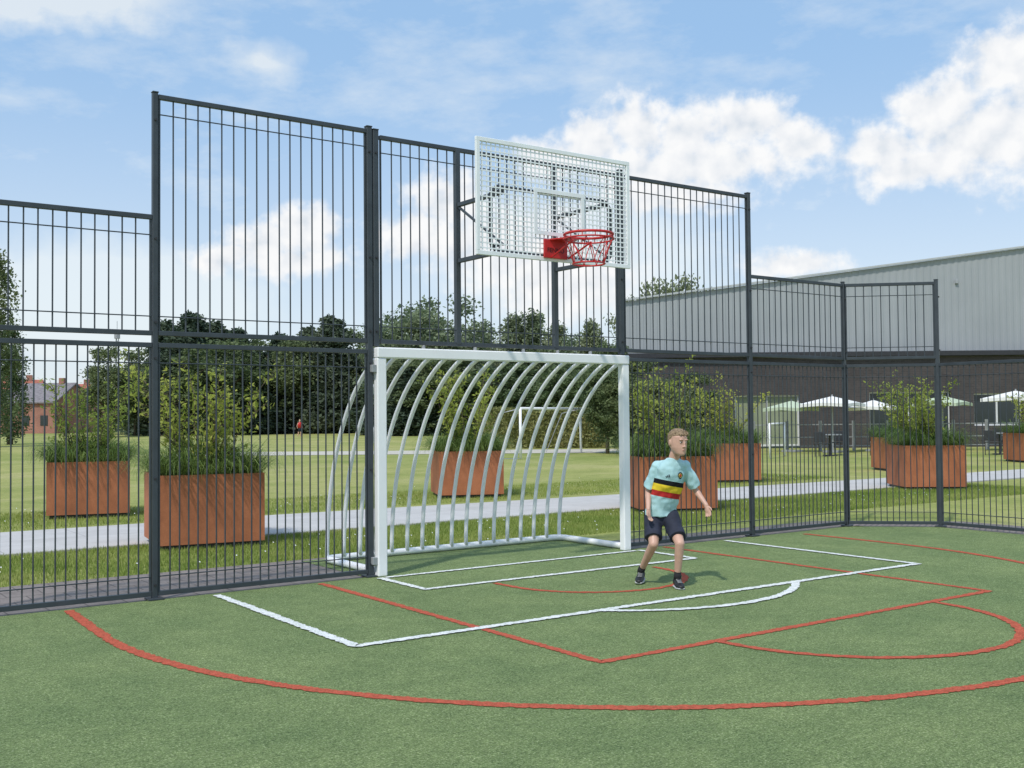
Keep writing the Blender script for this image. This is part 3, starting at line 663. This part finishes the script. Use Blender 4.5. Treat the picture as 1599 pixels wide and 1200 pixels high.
for k in range(14):
    for a in range(3):
        z=k*1.1; q=.5-.3*z/15.5; mb.tube([(q*math.cos(a*2.09),q*math.sin(a*2.09),z),(q*math.cos(a*2.09+2.09),q*math.sin(a*2.09+2.09),z+1.1)],.03,4)
link('lattice',mb.mesh('lattice',M['galv']),parent=ms)
mb=MB(); mb.tube([(0,0,14.2),(0,0,15.4)],.45,8); mb.tube([(0,0,15.4),(0,0,17)],.04,5); link('antenna',mb.mesh('antenna',M['galv']),parent=ms)
# ------------------------------------------------------------------ person
M['skin']=simple('skin',(.60,.36,.27),.5,.10,16)
def hairmat():
    m,nt,b=newmat('light_brown_hair'); tc=N(nt,'ShaderNodeTexCoord').outputs['Object']; f=noise_n(nt,tc,70,3,.7)
    nt.links.new(ramp(nt,f,[(.35,(.11,.070,.038)),(.65,(.38,.265,.155))]),b.inputs['Base Color']); b.inputs['Roughness'].default_value=.6; bump(nt,b,f,.7,.006); return m
M['hair']=hairmat()
def shirtmat():
    m,nt,b=newmat('football_shirt'); tc=N(nt,'ShaderNodeTexCoord').outputs['Object']; sp=N(nt,'ShaderNodeSeparateXYZ'); nt.links.new(tc,sp.inputs[0])
    x,y,z=sp.outputs
    f=noise_n(nt,tc,9,3,.5); c=ramp(nt,f,[(.3,(.38,.60,.63)),(.7,(.47,.70,.72))])
    h_=mth(nt,'ADD',z,mth(nt,'MULTIPLY',mth(nt,'SUBTRACT',x,.06),.20))
    band=lambda lo,hi: mth(nt,'MULTIPLY',mth(nt,'GREATER_THAN',h_,lo),mth(nt,'LESS_THAN',h_,hi))
    tx=mth(nt,'SUBTRACT',x,mth(nt,'ADD',.055,mth(nt,'MULTIPLY',mth(nt,'SUBTRACT',z,.86),.22)))
    inx=mth(nt,'LESS_THAN',mth(nt,'ABSOLUTE',tx),.142)
    for lo,hi,col in ((.872,.915,(.012,.012,.016)),(.812,.872,(.82,.60,.04)),(.762,.812,(.48,.03,.03))):
        c=mix(nt,mth(nt,'MULTIPLY',band(lo,hi),inx),c,col)
    nt.links.new(c,b.inputs['Base Color']); b.inputs['Roughness'].default_value=.75; b.inputs['Specular IOR Level'].default_value=.2
    return m
M['shirt']=shirtmat()
M['navy']=simple('navy_fabric',(.018,.022,.042),.8,.3,12,bmp=.2); M['shoe']=simple('black_shoe',(.014,.014,.016),.5,.3,20); M['sole']=simple('white_sole',(.5,.5,.5),.7,.1); M['sock']=simple('black_sock',(.015,.015,.018),.9,.2)
M['eyew']=simple('eye_white',(.6,.58,.55),.3,.02); M['eyed']=simple('eye_dark',(.03,.02,.015),.3,.05); M['lip']=simple('lips',(.45,.19,.15),.5,.05); M['gold']=simple('gold_print',(.7,.5,.08),.5,.05); M['bk']=simple('black_print',(.015,.02,.04),.6,.05)
tx_=bpy.data.textures.new('cloth_folds','CLOUDS'); tx_.noise_scale=.08; tx_.noise_depth=1
def addrem(o,vox,it=6,fac=.5,folds=0):
    r_=o.modifiers.new('r','REMESH'); r_.mode='VOXEL'; r_.voxel_size=vox; r_.use_smooth_shade=True
    s=o.modifiers.new('s','SMOOTH'); s.iterations=it; s.factor=fac
    if folds:
        d=o.modifiers.new('d','DISPLACE'); d.texture=tx_; d.strength=folds; d.mid_level=.5; d.texture_coords='LOCAL'
V3=Vector
def limb(mb,pts,rads,asp=1.0,n=16):
    pts=[V3(p) for p in pts]
    for i in range(len(pts)-1):
        a,b=pts[i],pts[i+1]; t=(b-a).normalized(); u=V3((1,0,0)); u=(u-t*u.dot(t)).normalized(); v=t.cross(u)
        mid=rads[i]*.62+rads[i+1]*.38+.002
        mb.loft([(a,rads[i],rads[i]*asp,u,v),(a.lerp(b,.33),mid,mid*asp,u,v),(b,rads[i+1],rads[i+1]*asp,u,v)],n)
    for p,r_ in zip(pts,rads): mb.ell(p,(r_,r_*asp,r_))
X_,Y_=V3((1,0,0)),V3((0,1,0))
def rz(a): return Matrix.Rotation(a,3,'Z')
proot=site(1.31,9.45,0.0)
HS=1.04
hdc=V3((.128,-.10,1.257)); HR=rz(math.radians(26))@Matrix.Rotation(math.radians(5),3,'X')
J=dict(neck=V3((.092,-.04,1.12)),shL=V3((-.036,.03,1.042)),shR=V3((.202,-.015,1.046)),elL=V3((-.112,.09,.82)),wrL=V3((-.130,-.04,.668)),elR=V3((.296,.05,.832)),wrR=V3((.372,-.06,.702)),
 hpL=V3((-.068,.12,.60)),hpR=V3((.076,.10,.60)),knL=V3((-.090,-.06,.37)),anL=V3((-.175,.18,.105)),knR=V3((.12,-.17,.385)),anR=V3((.105,-.11,.085)))
tw=rz(math.radians(14)); tu,tv=tw@X_,tw@Y_
mb=MB()
tors=[((0.0,.12,.56),.105,.088),((.0,.11,.64),.110,.084),((.025,.07,.74),.10,.075),((.055,.03,.86),.108,.08),((.08,.0,.97),.112,.080),((.083,-.02,1.035),.095,.055),((.090,-.035,1.09),.05,.042)]
mb.loft([(V3(c),a,b,tu,tv) for c,a,b in tors],24)
limb(mb,[J['neck']-V3((0,0,.03)),hdc+HR@V3((0,.02,-.06))],[.045,.043])
limb(mb,[J['shL'],J['elL'],J['wrL']],[.031,.028,.019]); limb(mb,[J['shR'],J['elR'],J['wrR']],[.031,.028,.019])
limb(mb,[J['hpL'],J['knL'],J['anL']],[.074,.042,.026]); limb(mb,[J['hpR'],J['knR'],J['anR']],[.074,.042,.026])
for k_,a_ in (('knL','anL'),('knR','anR')):
    d=(J[a_]-J[k_]).normalized(); c=J[k_].lerp(J[a_],.33)+V3((0,.020,0)); mb.ell(c,(.037,.040,.078),V3((0,0,-1)).rotation_difference(d).to_matrix())
    mb.ell(J[k_]+V3((0,-.014,0)),(.030,.028,.034))
for k_,a_ in (('elL','wrL'),('elR','wrR')):
    d=(J[a_]-J[k_]).normalized(); mb.ell(J[k_].lerp(J[a_],.28),(.029,.027,.05),V3((0,0,-1)).rotation_difference(d).to_matrix())
def H(c): return hdc+HR@(V3(c)*HS)
hsec=[(-.112,-.052,.016,.016),(-.104,-.046,.031,.034),(-.090,-.030,.046,.055),(-.070,-.016,.056,.070),(-.045,-.006,.064,.080),(-.015,.002,.068,.087),(.015,.006,.070,.091),(.045,.009,.070,.092),(.072,.012,.062,.082),(.092,.014,.048,.062),(.104,.014,.026,.034)]
mb.loft([(H((0,yc,z)),rx*HS,ry*HS,HR@X_,HR@Y_) for z,yc,rx,ry in hsec],28)
def he(c,r,*a,rot=None): mb.ell(H(c),tuple(q*HS for q in r),HR if rot is None else HR@rot,*a)
he((0,-.097,-.030),(.0105,.012,.009)); he((0,-.089,-.010),(.007,.012,.026),rot=Matrix.Rotation(-.30,3,'X'))
for s in (-1,1):
    he((s*.008,-.091,-.033),(.006,.008,.006)); he((s*.071,.016,-.008),(.008,.018,.028)); he((s*.026,-.081,.024),(.020,.009,.006))
he((0,-.080,-.062),(.018,.009,.010)); he((0,-.074,-.092),(.015,.012,.012))
def hand(wr,fd,pn,side):
    fd=V3(fd).normalized(); pn=V3(pn); pn=(pn-fd*pn.dot(fd)).normalized(); sd=fd.cross(pn)*side
    pc=wr+fd*.040; Rm=Matrix((sd,pn,fd)).transposed(); mb.ell(pc,(.027,.013,.038),Rm)
    limb(mb,[wr,wr+fd*.03],[.019,.017],.8)
    for i,(o,L) in enumerate(((-.021,.042),(-.007,.051),(.0075,.055),(.021,.048))):
        a=wr+fd*.062+sd*o; d1=(fd+pn*.25+sd*o*5).normalized(); b=a+d1*L*.5; d2=(fd+pn*.8+sd*o*3).normalized(); c=b+d2*L*.45
        mb.tube([a-d1*.018,a,b,c,c+d2*.003],[.0070,.0070,.0064,.0054,.003],8)
    a=wr+fd*.022+sd*.022; b=a+(sd*.75+fd*.95+pn*.3).normalized()*.028; c=b+(sd*.2+fd+pn*.4).normalized()*.022
    mb.tube([a-sd*.012,a,b,c],[.009,.009,.008,.005],8)
hand(J['wrL'],(.10,-.25,-1),(.6,-.6,-.1),1); hand(J['wrR'],(.20,-.3,-.95),(-.6,-.75,.1),-1)
body=link('person',mb.mesh('person',M['skin'],True),proot,label='boy in light blue football shirt and dark shorts, crouching as goalkeeper',cat='person'); body.rotation_euler=(0,0,YAW-math.pi/2); addrem(body,.0036,3,.5)
def part(name,mb,mat,rem=None,label=None,parent=None,folds=0):
    o=link(name,mb.mesh(name,mat,True),parent=parent or body,label=label)
    if rem: addrem(o,rem[0],rem[1],.5,folds)
    return o
mb=MB()
sh=[((0.003,.118,.598),.148,.120),((.0,.112,.65),.141,.114),((.025,.072,.75),.131,.104),((.055,.03,.86),.132,.102),((.08,.0,.96),.134,.100),((.083,-.012,1.02),.132,.090),((.086,-.022,1.06),.112,.076),((.090,-.032,1.09),.078,.062),((.092,-.038,1.115),.056,.054)]
mb.loft([(V3(c),a,b,tu,tv) for c,a,b in sh],28)
for s_,e_ in (('shL','elL'),('shR','elR')):
    a=J[s_]; b=J[e_]; t=(b-a).normalized(); u=(X_-t*X_.dot(t)).normalized(); v=t.cross(u)
    mb.ell(a,(.050,.054,.046)); mb.loft([(a,.047,.052,u,v),(a.lerp(b,.35),.053,.058,u,v),(a.lerp(b,.88),.060,.064,u,v)],18)
    q=a.lerp(V3((.088,-.02,a.z+.02)),.45)+V3((0,0,-.004)); mb.ell(q,(.064,.058,.046))
shirt=part('shirt',mb,M['shirt'],(.0045,7),'light blue football shirt with black, yellow and red chest band',folds=.024)
mb=MB(); mb.loft([(V3((0,.12,.52)),.118,.095,tu,tv),(V3((0,.12,.60)),.124,.100,tu,tv),(V3((0.01,.11,.66)),.115,.090,tu,tv)],24)
for a_,b_ in (('hpL','knL'),('hpR','knR')):
    a=J[a_]; b=J[b_]; t=(b-a).normalized(); u=(X_-t*X_.dot(t)).normalized(); v=t.cross(u)
    mb.ell(a,(.080,.084,.080)); mb.loft([(a,.080,.084,u,v),(a.lerp(b,.5),.074,.078,u,v),(a.lerp(b,.80),.075,.080,u,v)],18)
part('shorts',mb,M['navy'],(.006,5),folds=.018)
def foot(an,dr,pitch):
    dr=V3(dr).normalized(); sd=dr.cross(V3((0,0,1))); up=V3((0,0,1))
    dn=(dr*math.cos(pitch)-up*math.sin(pitch)); up2=(up*math.cos(pitch)+dr*math.sin(pitch)); Rm=Matrix((sd,dn,up2)).transposed()
    P=lambda a,b,c: an+sd*a+dn*b+up2*c
    mb=MB(); mb.loft([(P(0,-.055,-.045),.026,.028,sd,up2),(P(0,-.03,-.035),.034,.042,sd,up2),(P(0,.03,-.045),.035,.034,sd,up2),(P(.004,.09,-.056),.040,.024,sd,up2),(P(.004,.135,-.062),.030,.017,sd,up2)],16)
    mb.ell(P(.003,.135,-.062),(.03,.022,.017),Rm); mb.ell(P(0,-.05,-.045),(.027,.018,.028),Rm); mb.ell(P(0,-.005,-.005),(.032,.038,.03),Rm)
    sho=part('shoe',mb,M['shoe'],(.004,2))
    mb=MB(); mb.loft([(P(0,-.07,-.078),.022,.009,sd,up2),(P(0,-.03,-.078),.036,.0095,sd,up2),(P(0,.03,-.078),.036,.0095,sd,up2),(P(.004,.09,-.078),.043,.0095,sd,up2),(P(.004,.15,-.074),.028,.009,sd,up2)],16)
    part('sole',mb,M['sole'],parent=sho)
    for k in range(4):
        mb=MB(); mb.tube([P(-.02,.025+.018*k,-.012-.006*k),P(.02,.03+.018*k,-.012-.006*k)],.0025,5); part('lace',mb,M['sole'],parent=sho)
foot(J['anL'],(-.25,-1,0),.10); foot(J['anR'],(.12,-1,0),.0)
for k_,a_ in (('knL','anL'),('knR','anR')):
    mb=MB(); a=J[a_]; d=(J[k_]-a).normalized(); limb(mb,[a-d*.01,a+d*.045],[.031,.031]); part('sock',mb,M['sock'])
mb=MB(); hs=[(-.052,.066,.036,.026),(-.030,.042,.060,.056),(-.005,.034,.0715,.064),(.020,.030,.0735,.072),(.045,.022,.0735,.086),(.060,.013,.070,.091),(.078,.009,.061,.082),(.094,.009,.048,.065),(.106,.009,.030,.042),(.111,.009,.012,.02)]
mb.loft([(H((0,yc,z)),rx*HS,ry*HS,HR@X_,HR@Y_) for z,yc,rx,ry in hs],28)
for i in range(60):
    x=rnd.uniform(-.055,.055); y=rnd.uniform(-.082,.06); t=1-(x/.072)**2-((y-.009)/.094)**2
    if t<=0: continue
    z=.045+.060*math.sqrt(t); p=V3((x,y,z-.006)); q=p+V3((.010+rnd.uniform(-.006,.006),-.016,.012))
    mb.tube([H(p),H(p.lerp(q,.6)+V3((0,0,.003))),H(q)],[.007,.005,.002],6)
part('hair',mb,M['hair'],(.0030,1),'short light brown hair brushed up at the front')
for s in (-1,1):
    mb=MB(); he((s*.027,-.0795,.004),(.0115,.006,.0048),12,8); ey=part('eye',mb,M['eyew'])
    mb=MB(); he((s*.027+.002,-.0845,.004),(.0055,.0022,.0048),10,8); part('iris',mb,M['eyed'],parent=ey)
    mb=MB(); mb.tube([H((s*.012,-.0880,.021)),H((s*.027,-.0900,.0255)),H((s*.043,-.0790,.021))],[.0016,.0026,.0014],6); part('eyebrow',mb,M['hair'])
mb=MB(); mb.tube([H((-.019,-.080,-.061)),H((-.007,-.0875,-.0615)),H((0,-.0885,-.0625)),H((.007,-.0875,-.0615)),H((.019,-.080,-.061))],[.0014,.0034,.0038,.0034,.0014],8); part('mouth',mb,M['lip'])
dg=bpy.context.evaluated_depsgraph_get(); dg.update(); se=shirt.evaluated_get(dg); sm=se.to_mesh()
bvh=BVHTree.FromPolygons([v.co.copy() for v in sm.vertices],[tuple(p.vertices) for p in sm.polygons]); se.to_mesh_clear()
def decal(name,pts2,mat,off,label=None):
    vs=[]
    for x,z in pts2:
        hit=bvh.ray_cast(V3((x,-1,z)),V3((0,1,0)))[0]; y=hit.y if hit else -.1; vs.append((x,y-off,z))
    c=V3((sum(v[0] for v in vs)/len(vs),sum(v[1] for v in vs)/len(vs)-.003,sum(v[2] for v in vs)/len(vs)))
    mb=MB(); n=len(vs); mb.add(vs+[c],[(i,(i+1)%n,n) for i in range(n)]); o=link(name,mb.mesh(name,mat),parent=shirt,label=label)
cxx,czz=.147,.962
shield=[(cxx+.024*math.cos(a)*(1 if math.sin(a)>-.3 else .75),czz+.031*math.sin(a)) for a in [2*math.pi*i/16 for i in range(16)]]
decal('crest',shield,M['bk'],.006,'dark shield crest with gold ring')
mb=MB(); pts=[]
for i in range(16):
    a=2*math.pi*i/16; x=cxx+.013*math.cos(a); z=czz+.016*math.sin(a); hit=bvh.ray_cast(V3((x,-1,z)),V3((0,1,0)))[0]; pts.append((x,(hit.y if hit else -.1)-.010,z))
mb.tube(pts,.0028,5,closed=True); link('crest_ring',mb.mesh('crest_ring',M['gold']),parent=shirt)
mb=MB(); x=cxx;z=czz+.002; hit=bvh.ray_cast(V3((x,-1,z)),V3((0,1,0)))[0]; mb.box(V3((x,(hit.y if hit else -.1)-.011,z)),(.010,.003,.014)); link('crest_centre',mb.mesh('crest_centre',M['red']),parent=shirt)
for k in range(3):
    x=.02+k*.013; hgt=.012+.007*k; decal('logo_stripe',[(x,.948),(x+.009,.948),(x+.003,.948+hgt),(x-.006,.948+hgt)],M['bk'],.005)
def walker(X,Z,shirtc,label):
    p=site(X,Z,-.03); mb=MB()
    limb(mb,[(0,0,.9),(.06,-.05,.5),(.1,.02,.08)],[.09,.06,.04]); limb(mb,[(0,0,.9),(-.07,.08,.5),(-.12,.15,.1)],[.09,.06,.04]); mb.loft([(V3((0,0,.85)),.13,.09,X_,Y_),(V3((0,0,1.2)),.17,.1,X_,Y_),(V3((0,0,1.32)),.09,.07,X_,Y_)],12)
    limb(mb,[(.17,0,1.25),(.23,-.05,1.0),(.2,-.15,.8)],[.045,.035,.025]); limb(mb,[(-.17,0,1.25),(-.24,.05,1.0),(-.22,.0,.78)],[.045,.035,.025]); mb.ell((0,0,1.48),(.075,.09,.11)); limb(mb,[(0,0,1.3),(0,0,1.42)],[.05,.05])
    o=link('person',mb.mesh('person',M['skin'],True),p,label=label,cat='person'); o.scale=(.85,.85,.85); addrem(o,.02,2)
    mb=MB(); mb.loft([(V3((0,0,.82)),.16,.12,X_,Y_),(V3((0,0,1.2)),.2,.13,X_,Y_),(V3((0,0,1.34)),.1,.08,X_,Y_)],12); link('shirt',mb.mesh('shirt',shirtc,True),parent=o)
    mb=MB(); limb(mb,[(0,0,.88),(.05,-.04,.55)],[.11,.085]); limb(mb,[(0,0,.88),(-.06,.06,.55)],[.11,.085]); link('shorts',mb.mesh('shorts',M['navy'],True),parent=o)
walker(-16.2,82,M['red'],'child in red shirt walking on the distant field')
# ------------------------------------------------------------------ light
el=math.radians(54); saz=math.radians(208)
sd_=Vector((math.cos(saz)*math.cos(el),math.sin(saz)*math.cos(el),math.sin(el)))
L=bpy.data.lights.new('sun','SUN'); L.energy=2.8; L.angle=math.radians(2.0); L.color=(1,.95,.88)
lo=bpy.data.objects.new('sun',L); COL.objects.link(lo); lo.rotation_euler=sd_.to_track_quat('Z','Y').to_euler(); lo.location=(0,0,30)
w=bpy.data.worlds.new('World'); scene.world=w; w.use_nodes=True; nt=w.node_tree
for n_ in list(nt.nodes): nt.nodes.remove(n_)
out=N(nt,'ShaderNodeOutputWorld'); bgn=N(nt,'ShaderNodeBackground'); sky=N(nt,'ShaderNodeTexSky'); sky.sky_type='NISHITA'; sky.sun_disc=False
sky.sun_elevation=el; sky.sun_rotation=math.atan2(sd_.x,sd_.y); sky.air_density=1.0; sky.dust_density=1.0; sky.ozone_density=1.2
bgn.inputs['Strength'].default_value=.15; nt.links.new(sky.outputs[0],bgn.inputs['Color'])
tc=N(nt,'ShaderNodeTexCoord').outputs['Generated']; sp=N(nt,'ShaderNodeSeparateXYZ'); nt.links.new(tc,sp.inputs[0])
az=mth(nt,'MULTIPLY',mth(nt,'ARCTAN2',sp.outputs[1],sp.outputs[0]),57.2958); ele=mth(nt,'MULTIPLY',mth(nt,'ARCSINE',sp.outputs[2]),57.2958)
cb=N(nt,'ShaderNodeCombineXYZ'); nt.links.new(az,cb.inputs[0]); nt.links.new(ele,cb.inputs[1])
P=cb.outputs[0]
wn=nt.nodes.new('ShaderNodeTexNoise'); wn.inputs['Scale'].default_value=.55; wn.inputs['Detail'].default_value=5; wn.inputs['Roughness'].default_value=.55; nt.links.new(P,wn.inputs['Vector'])
vs_=N(nt,'ShaderNodeVectorMath',operation='SUBTRACT'); nt.links.new(wn.outputs['Color'],vs_.inputs[0]); vs_.inputs[1].default_value=(.5,.5,.5)
vm=N(nt,'ShaderNodeVectorMath',operation='MULTIPLY_ADD'); nt.links.new(vs_.outputs[0],vm.inputs[0]); vm.inputs[1].default_value=(2.4,1.9,0); nt.links.new(P,vm.inputs[2]); PW=vm.outputs[0]
lobes=[(52.3,13.4,2.0,1.1),(50,14.2,2.0,1.5),(47.5,14.9,1.7,1.7),(45,14.3,2.2,1.6),(42.0,14.7,2.3,1.4),(39.4,13.8,2,1.1),(45,12.9,6.5,1.3),
(29.6,16.6,1.9,1.5),(27,16.2,3,2.4),(32.5,14.8,2.3,1.5),(35.2,12.9,2.1,1.1),(30,13.2,4.8,2.2),(26,13.6,5,3.5),(33.5,12.0,3.4,1.0),
(65.3,9.8,1.7,1.2),(67.5,8.9,2,1.1),(69.5,8.2,1.7,.7),(66.0,8.2,3.4,.9),
(57.5,11.3,2.3,1.5),(59.5,9.6,2.4,1.2),(55,9.0,4,2.0),(51.5,7.2,4,2.0),(39.7,7.6,2.4,.8),(46,11.4,4,.9)]
cur=None
for a,e,ra,re in lobes:
    s1=N(nt,'ShaderNodeVectorMath',operation='SUBTRACT'); nt.links.new(PW,s1.inputs[0]); s1.inputs[1].default_value=(a,e,0)
    s2=N(nt,'ShaderNodeVectorMath',operation='MULTIPLY'); nt.links.new(s1.outputs[0],s2.inputs[0]); s2.inputs[1].default_value=(1/ra,1/re,0)
    s3=N(nt,'ShaderNodeVectorMath',operation='LENGTH'); nt.links.new(s2.outputs[0],s3.inputs[0]); d=mth(nt,'SUBTRACT',1.0,s3.outputs['Value'])
    cur=d if cur is None else mth(nt,'SMOOTH_MAX',cur,d,.15)
n1=noise_n(nt,P,.8,7,.56)
D_=mth(nt,'ADD',cur,mth(nt,'MULTIPLY',mth(nt,'SUBTRACT',n1,.5),1.7))
mr=N(nt,'ShaderNodeMapRange'); mr.interpolation_type='SMOOTHSTEP'; nt.links.new(D_,mr.inputs[0]); mr.inputs[1].default_value=-.42; mr.inputs[2].default_value=.50; mr.inputs[4].default_value=.97; mask=mr.outputs[0]
ofs=N(nt,'ShaderNodeVectorMath',operation='ADD'); nt.links.new(P,ofs.inputs[0]); ofs.inputs[1].default_value=(.7,.8,0); n2=noise_n(nt,ofs.outputs[0],.8,4,.45); n3=noise_n(nt,P,.8,4,.45)
rel=mth(nt,'MULTIPLY',mth(nt,'SUBTRACT',n3,n2),1.1); sh_=mth(nt,'ADD',mth(nt,'ADD',.66,rel),mth(nt,'MULTIPLY',mth(nt,'SUBTRACT',.5,cur),.18),clamp=True)
ccol=ramp(nt,sh_,[(.25,(.70,.76,.83)),(.55,(.87,.89,.92)),(.85,(.98,.98,.98))])
mpv=N(nt,'ShaderNodeMapping'); mpv.inputs['Scale'].default_value=(.09,.22,1); mpv.inputs['Rotation'].default_value=(0,0,.5); nt.links.new(P,mpv.inputs[0]); nv=noise_n(nt,mpv.outputs[0],1.3,7,.62)
mv=N(nt,'ShaderNodeMapRange'); nt.links.new(nv,mv.inputs[0]); mv.inputs[1].default_value=.40; mv.inputs[2].default_value=.74; mv.inputs[3].default_value=0.0; mv.inputs[4].default_value=.78
def soft(a,e,ra,re,amp):
    s1=N(nt,'ShaderNodeVectorMath',operation='SUBTRACT'); nt.links.new(PW,s1.inputs[0]); s1.inputs[1].default_value=(a,e,0)
    s2=N(nt,'ShaderNodeVectorMath',operation='MULTIPLY'); nt.links.new(s1.outputs[0],s2.inputs[0]); s2.inputs[1].default_value=(1/ra,1/re,0)
    s3=N(nt,'ShaderNodeVectorMath',operation='LENGTH'); nt.links.new(s2.outputs[0],s3.inputs[0]); d=mth(nt,'SUBTRACT',1.0,s3.outputs['Value'],clamp=True)
    return mth(nt,'MULTIPLY',mth(nt,'MULTIPLY',d,amp),mth(nt,'ADD',n1,.4))
hz=N(nt,'ShaderNodeMapRange'); hz.interpolation_type='SMOOTHSTEP'; nt.links.new(ele,hz.inputs[0]); hz.inputs[1].default_value=-2; hz.inputs[2].default_value=20; hz.inputs[3].default_value=.95; hz.inputs[4].default_value=.10
veil=mth(nt,'MAXIMUM',mv.outputs[0],hz.outputs[0])
for s_ in (soft(78,20.5,8,2.2,2.2),soft(67.5,18.0,2.5,1.5,1.1),soft(51,8.5,9,4,1.2),soft(75,6,9,3.5,1.2)): veil=mth(nt,'ADD',veil,s_,clamp=True)
b2=N(nt,'ShaderNodeBackground'); nt.links.new(ccol,b2.inputs['Color']); b2.inputs['Strength'].default_value=1.0
b3=N(nt,'ShaderNodeBackground'); nt.links.new(mix(nt,veil,(.30,.54,.87),(.84,.91,.96)),b3.inputs['Color']); b3.inputs['Strength'].default_value=1.0
m1=N(nt,'ShaderNodeMixShader'); m1.inputs[0].default_value=.80; nt.links.new(bgn.outputs[0],m1.inputs[1]); nt.links.new(b3.outputs[0],m1.inputs[2])
m2=N(nt,'ShaderNodeMixShader'); nt.links.new(mask,m2.inputs[0]); nt.links.new(m1.outputs[0],m2.inputs[1]); nt.links.new(b2.outputs[0],m2.inputs[2])
nt.links.new(m2.outputs[0],out.inputs['Surface'])
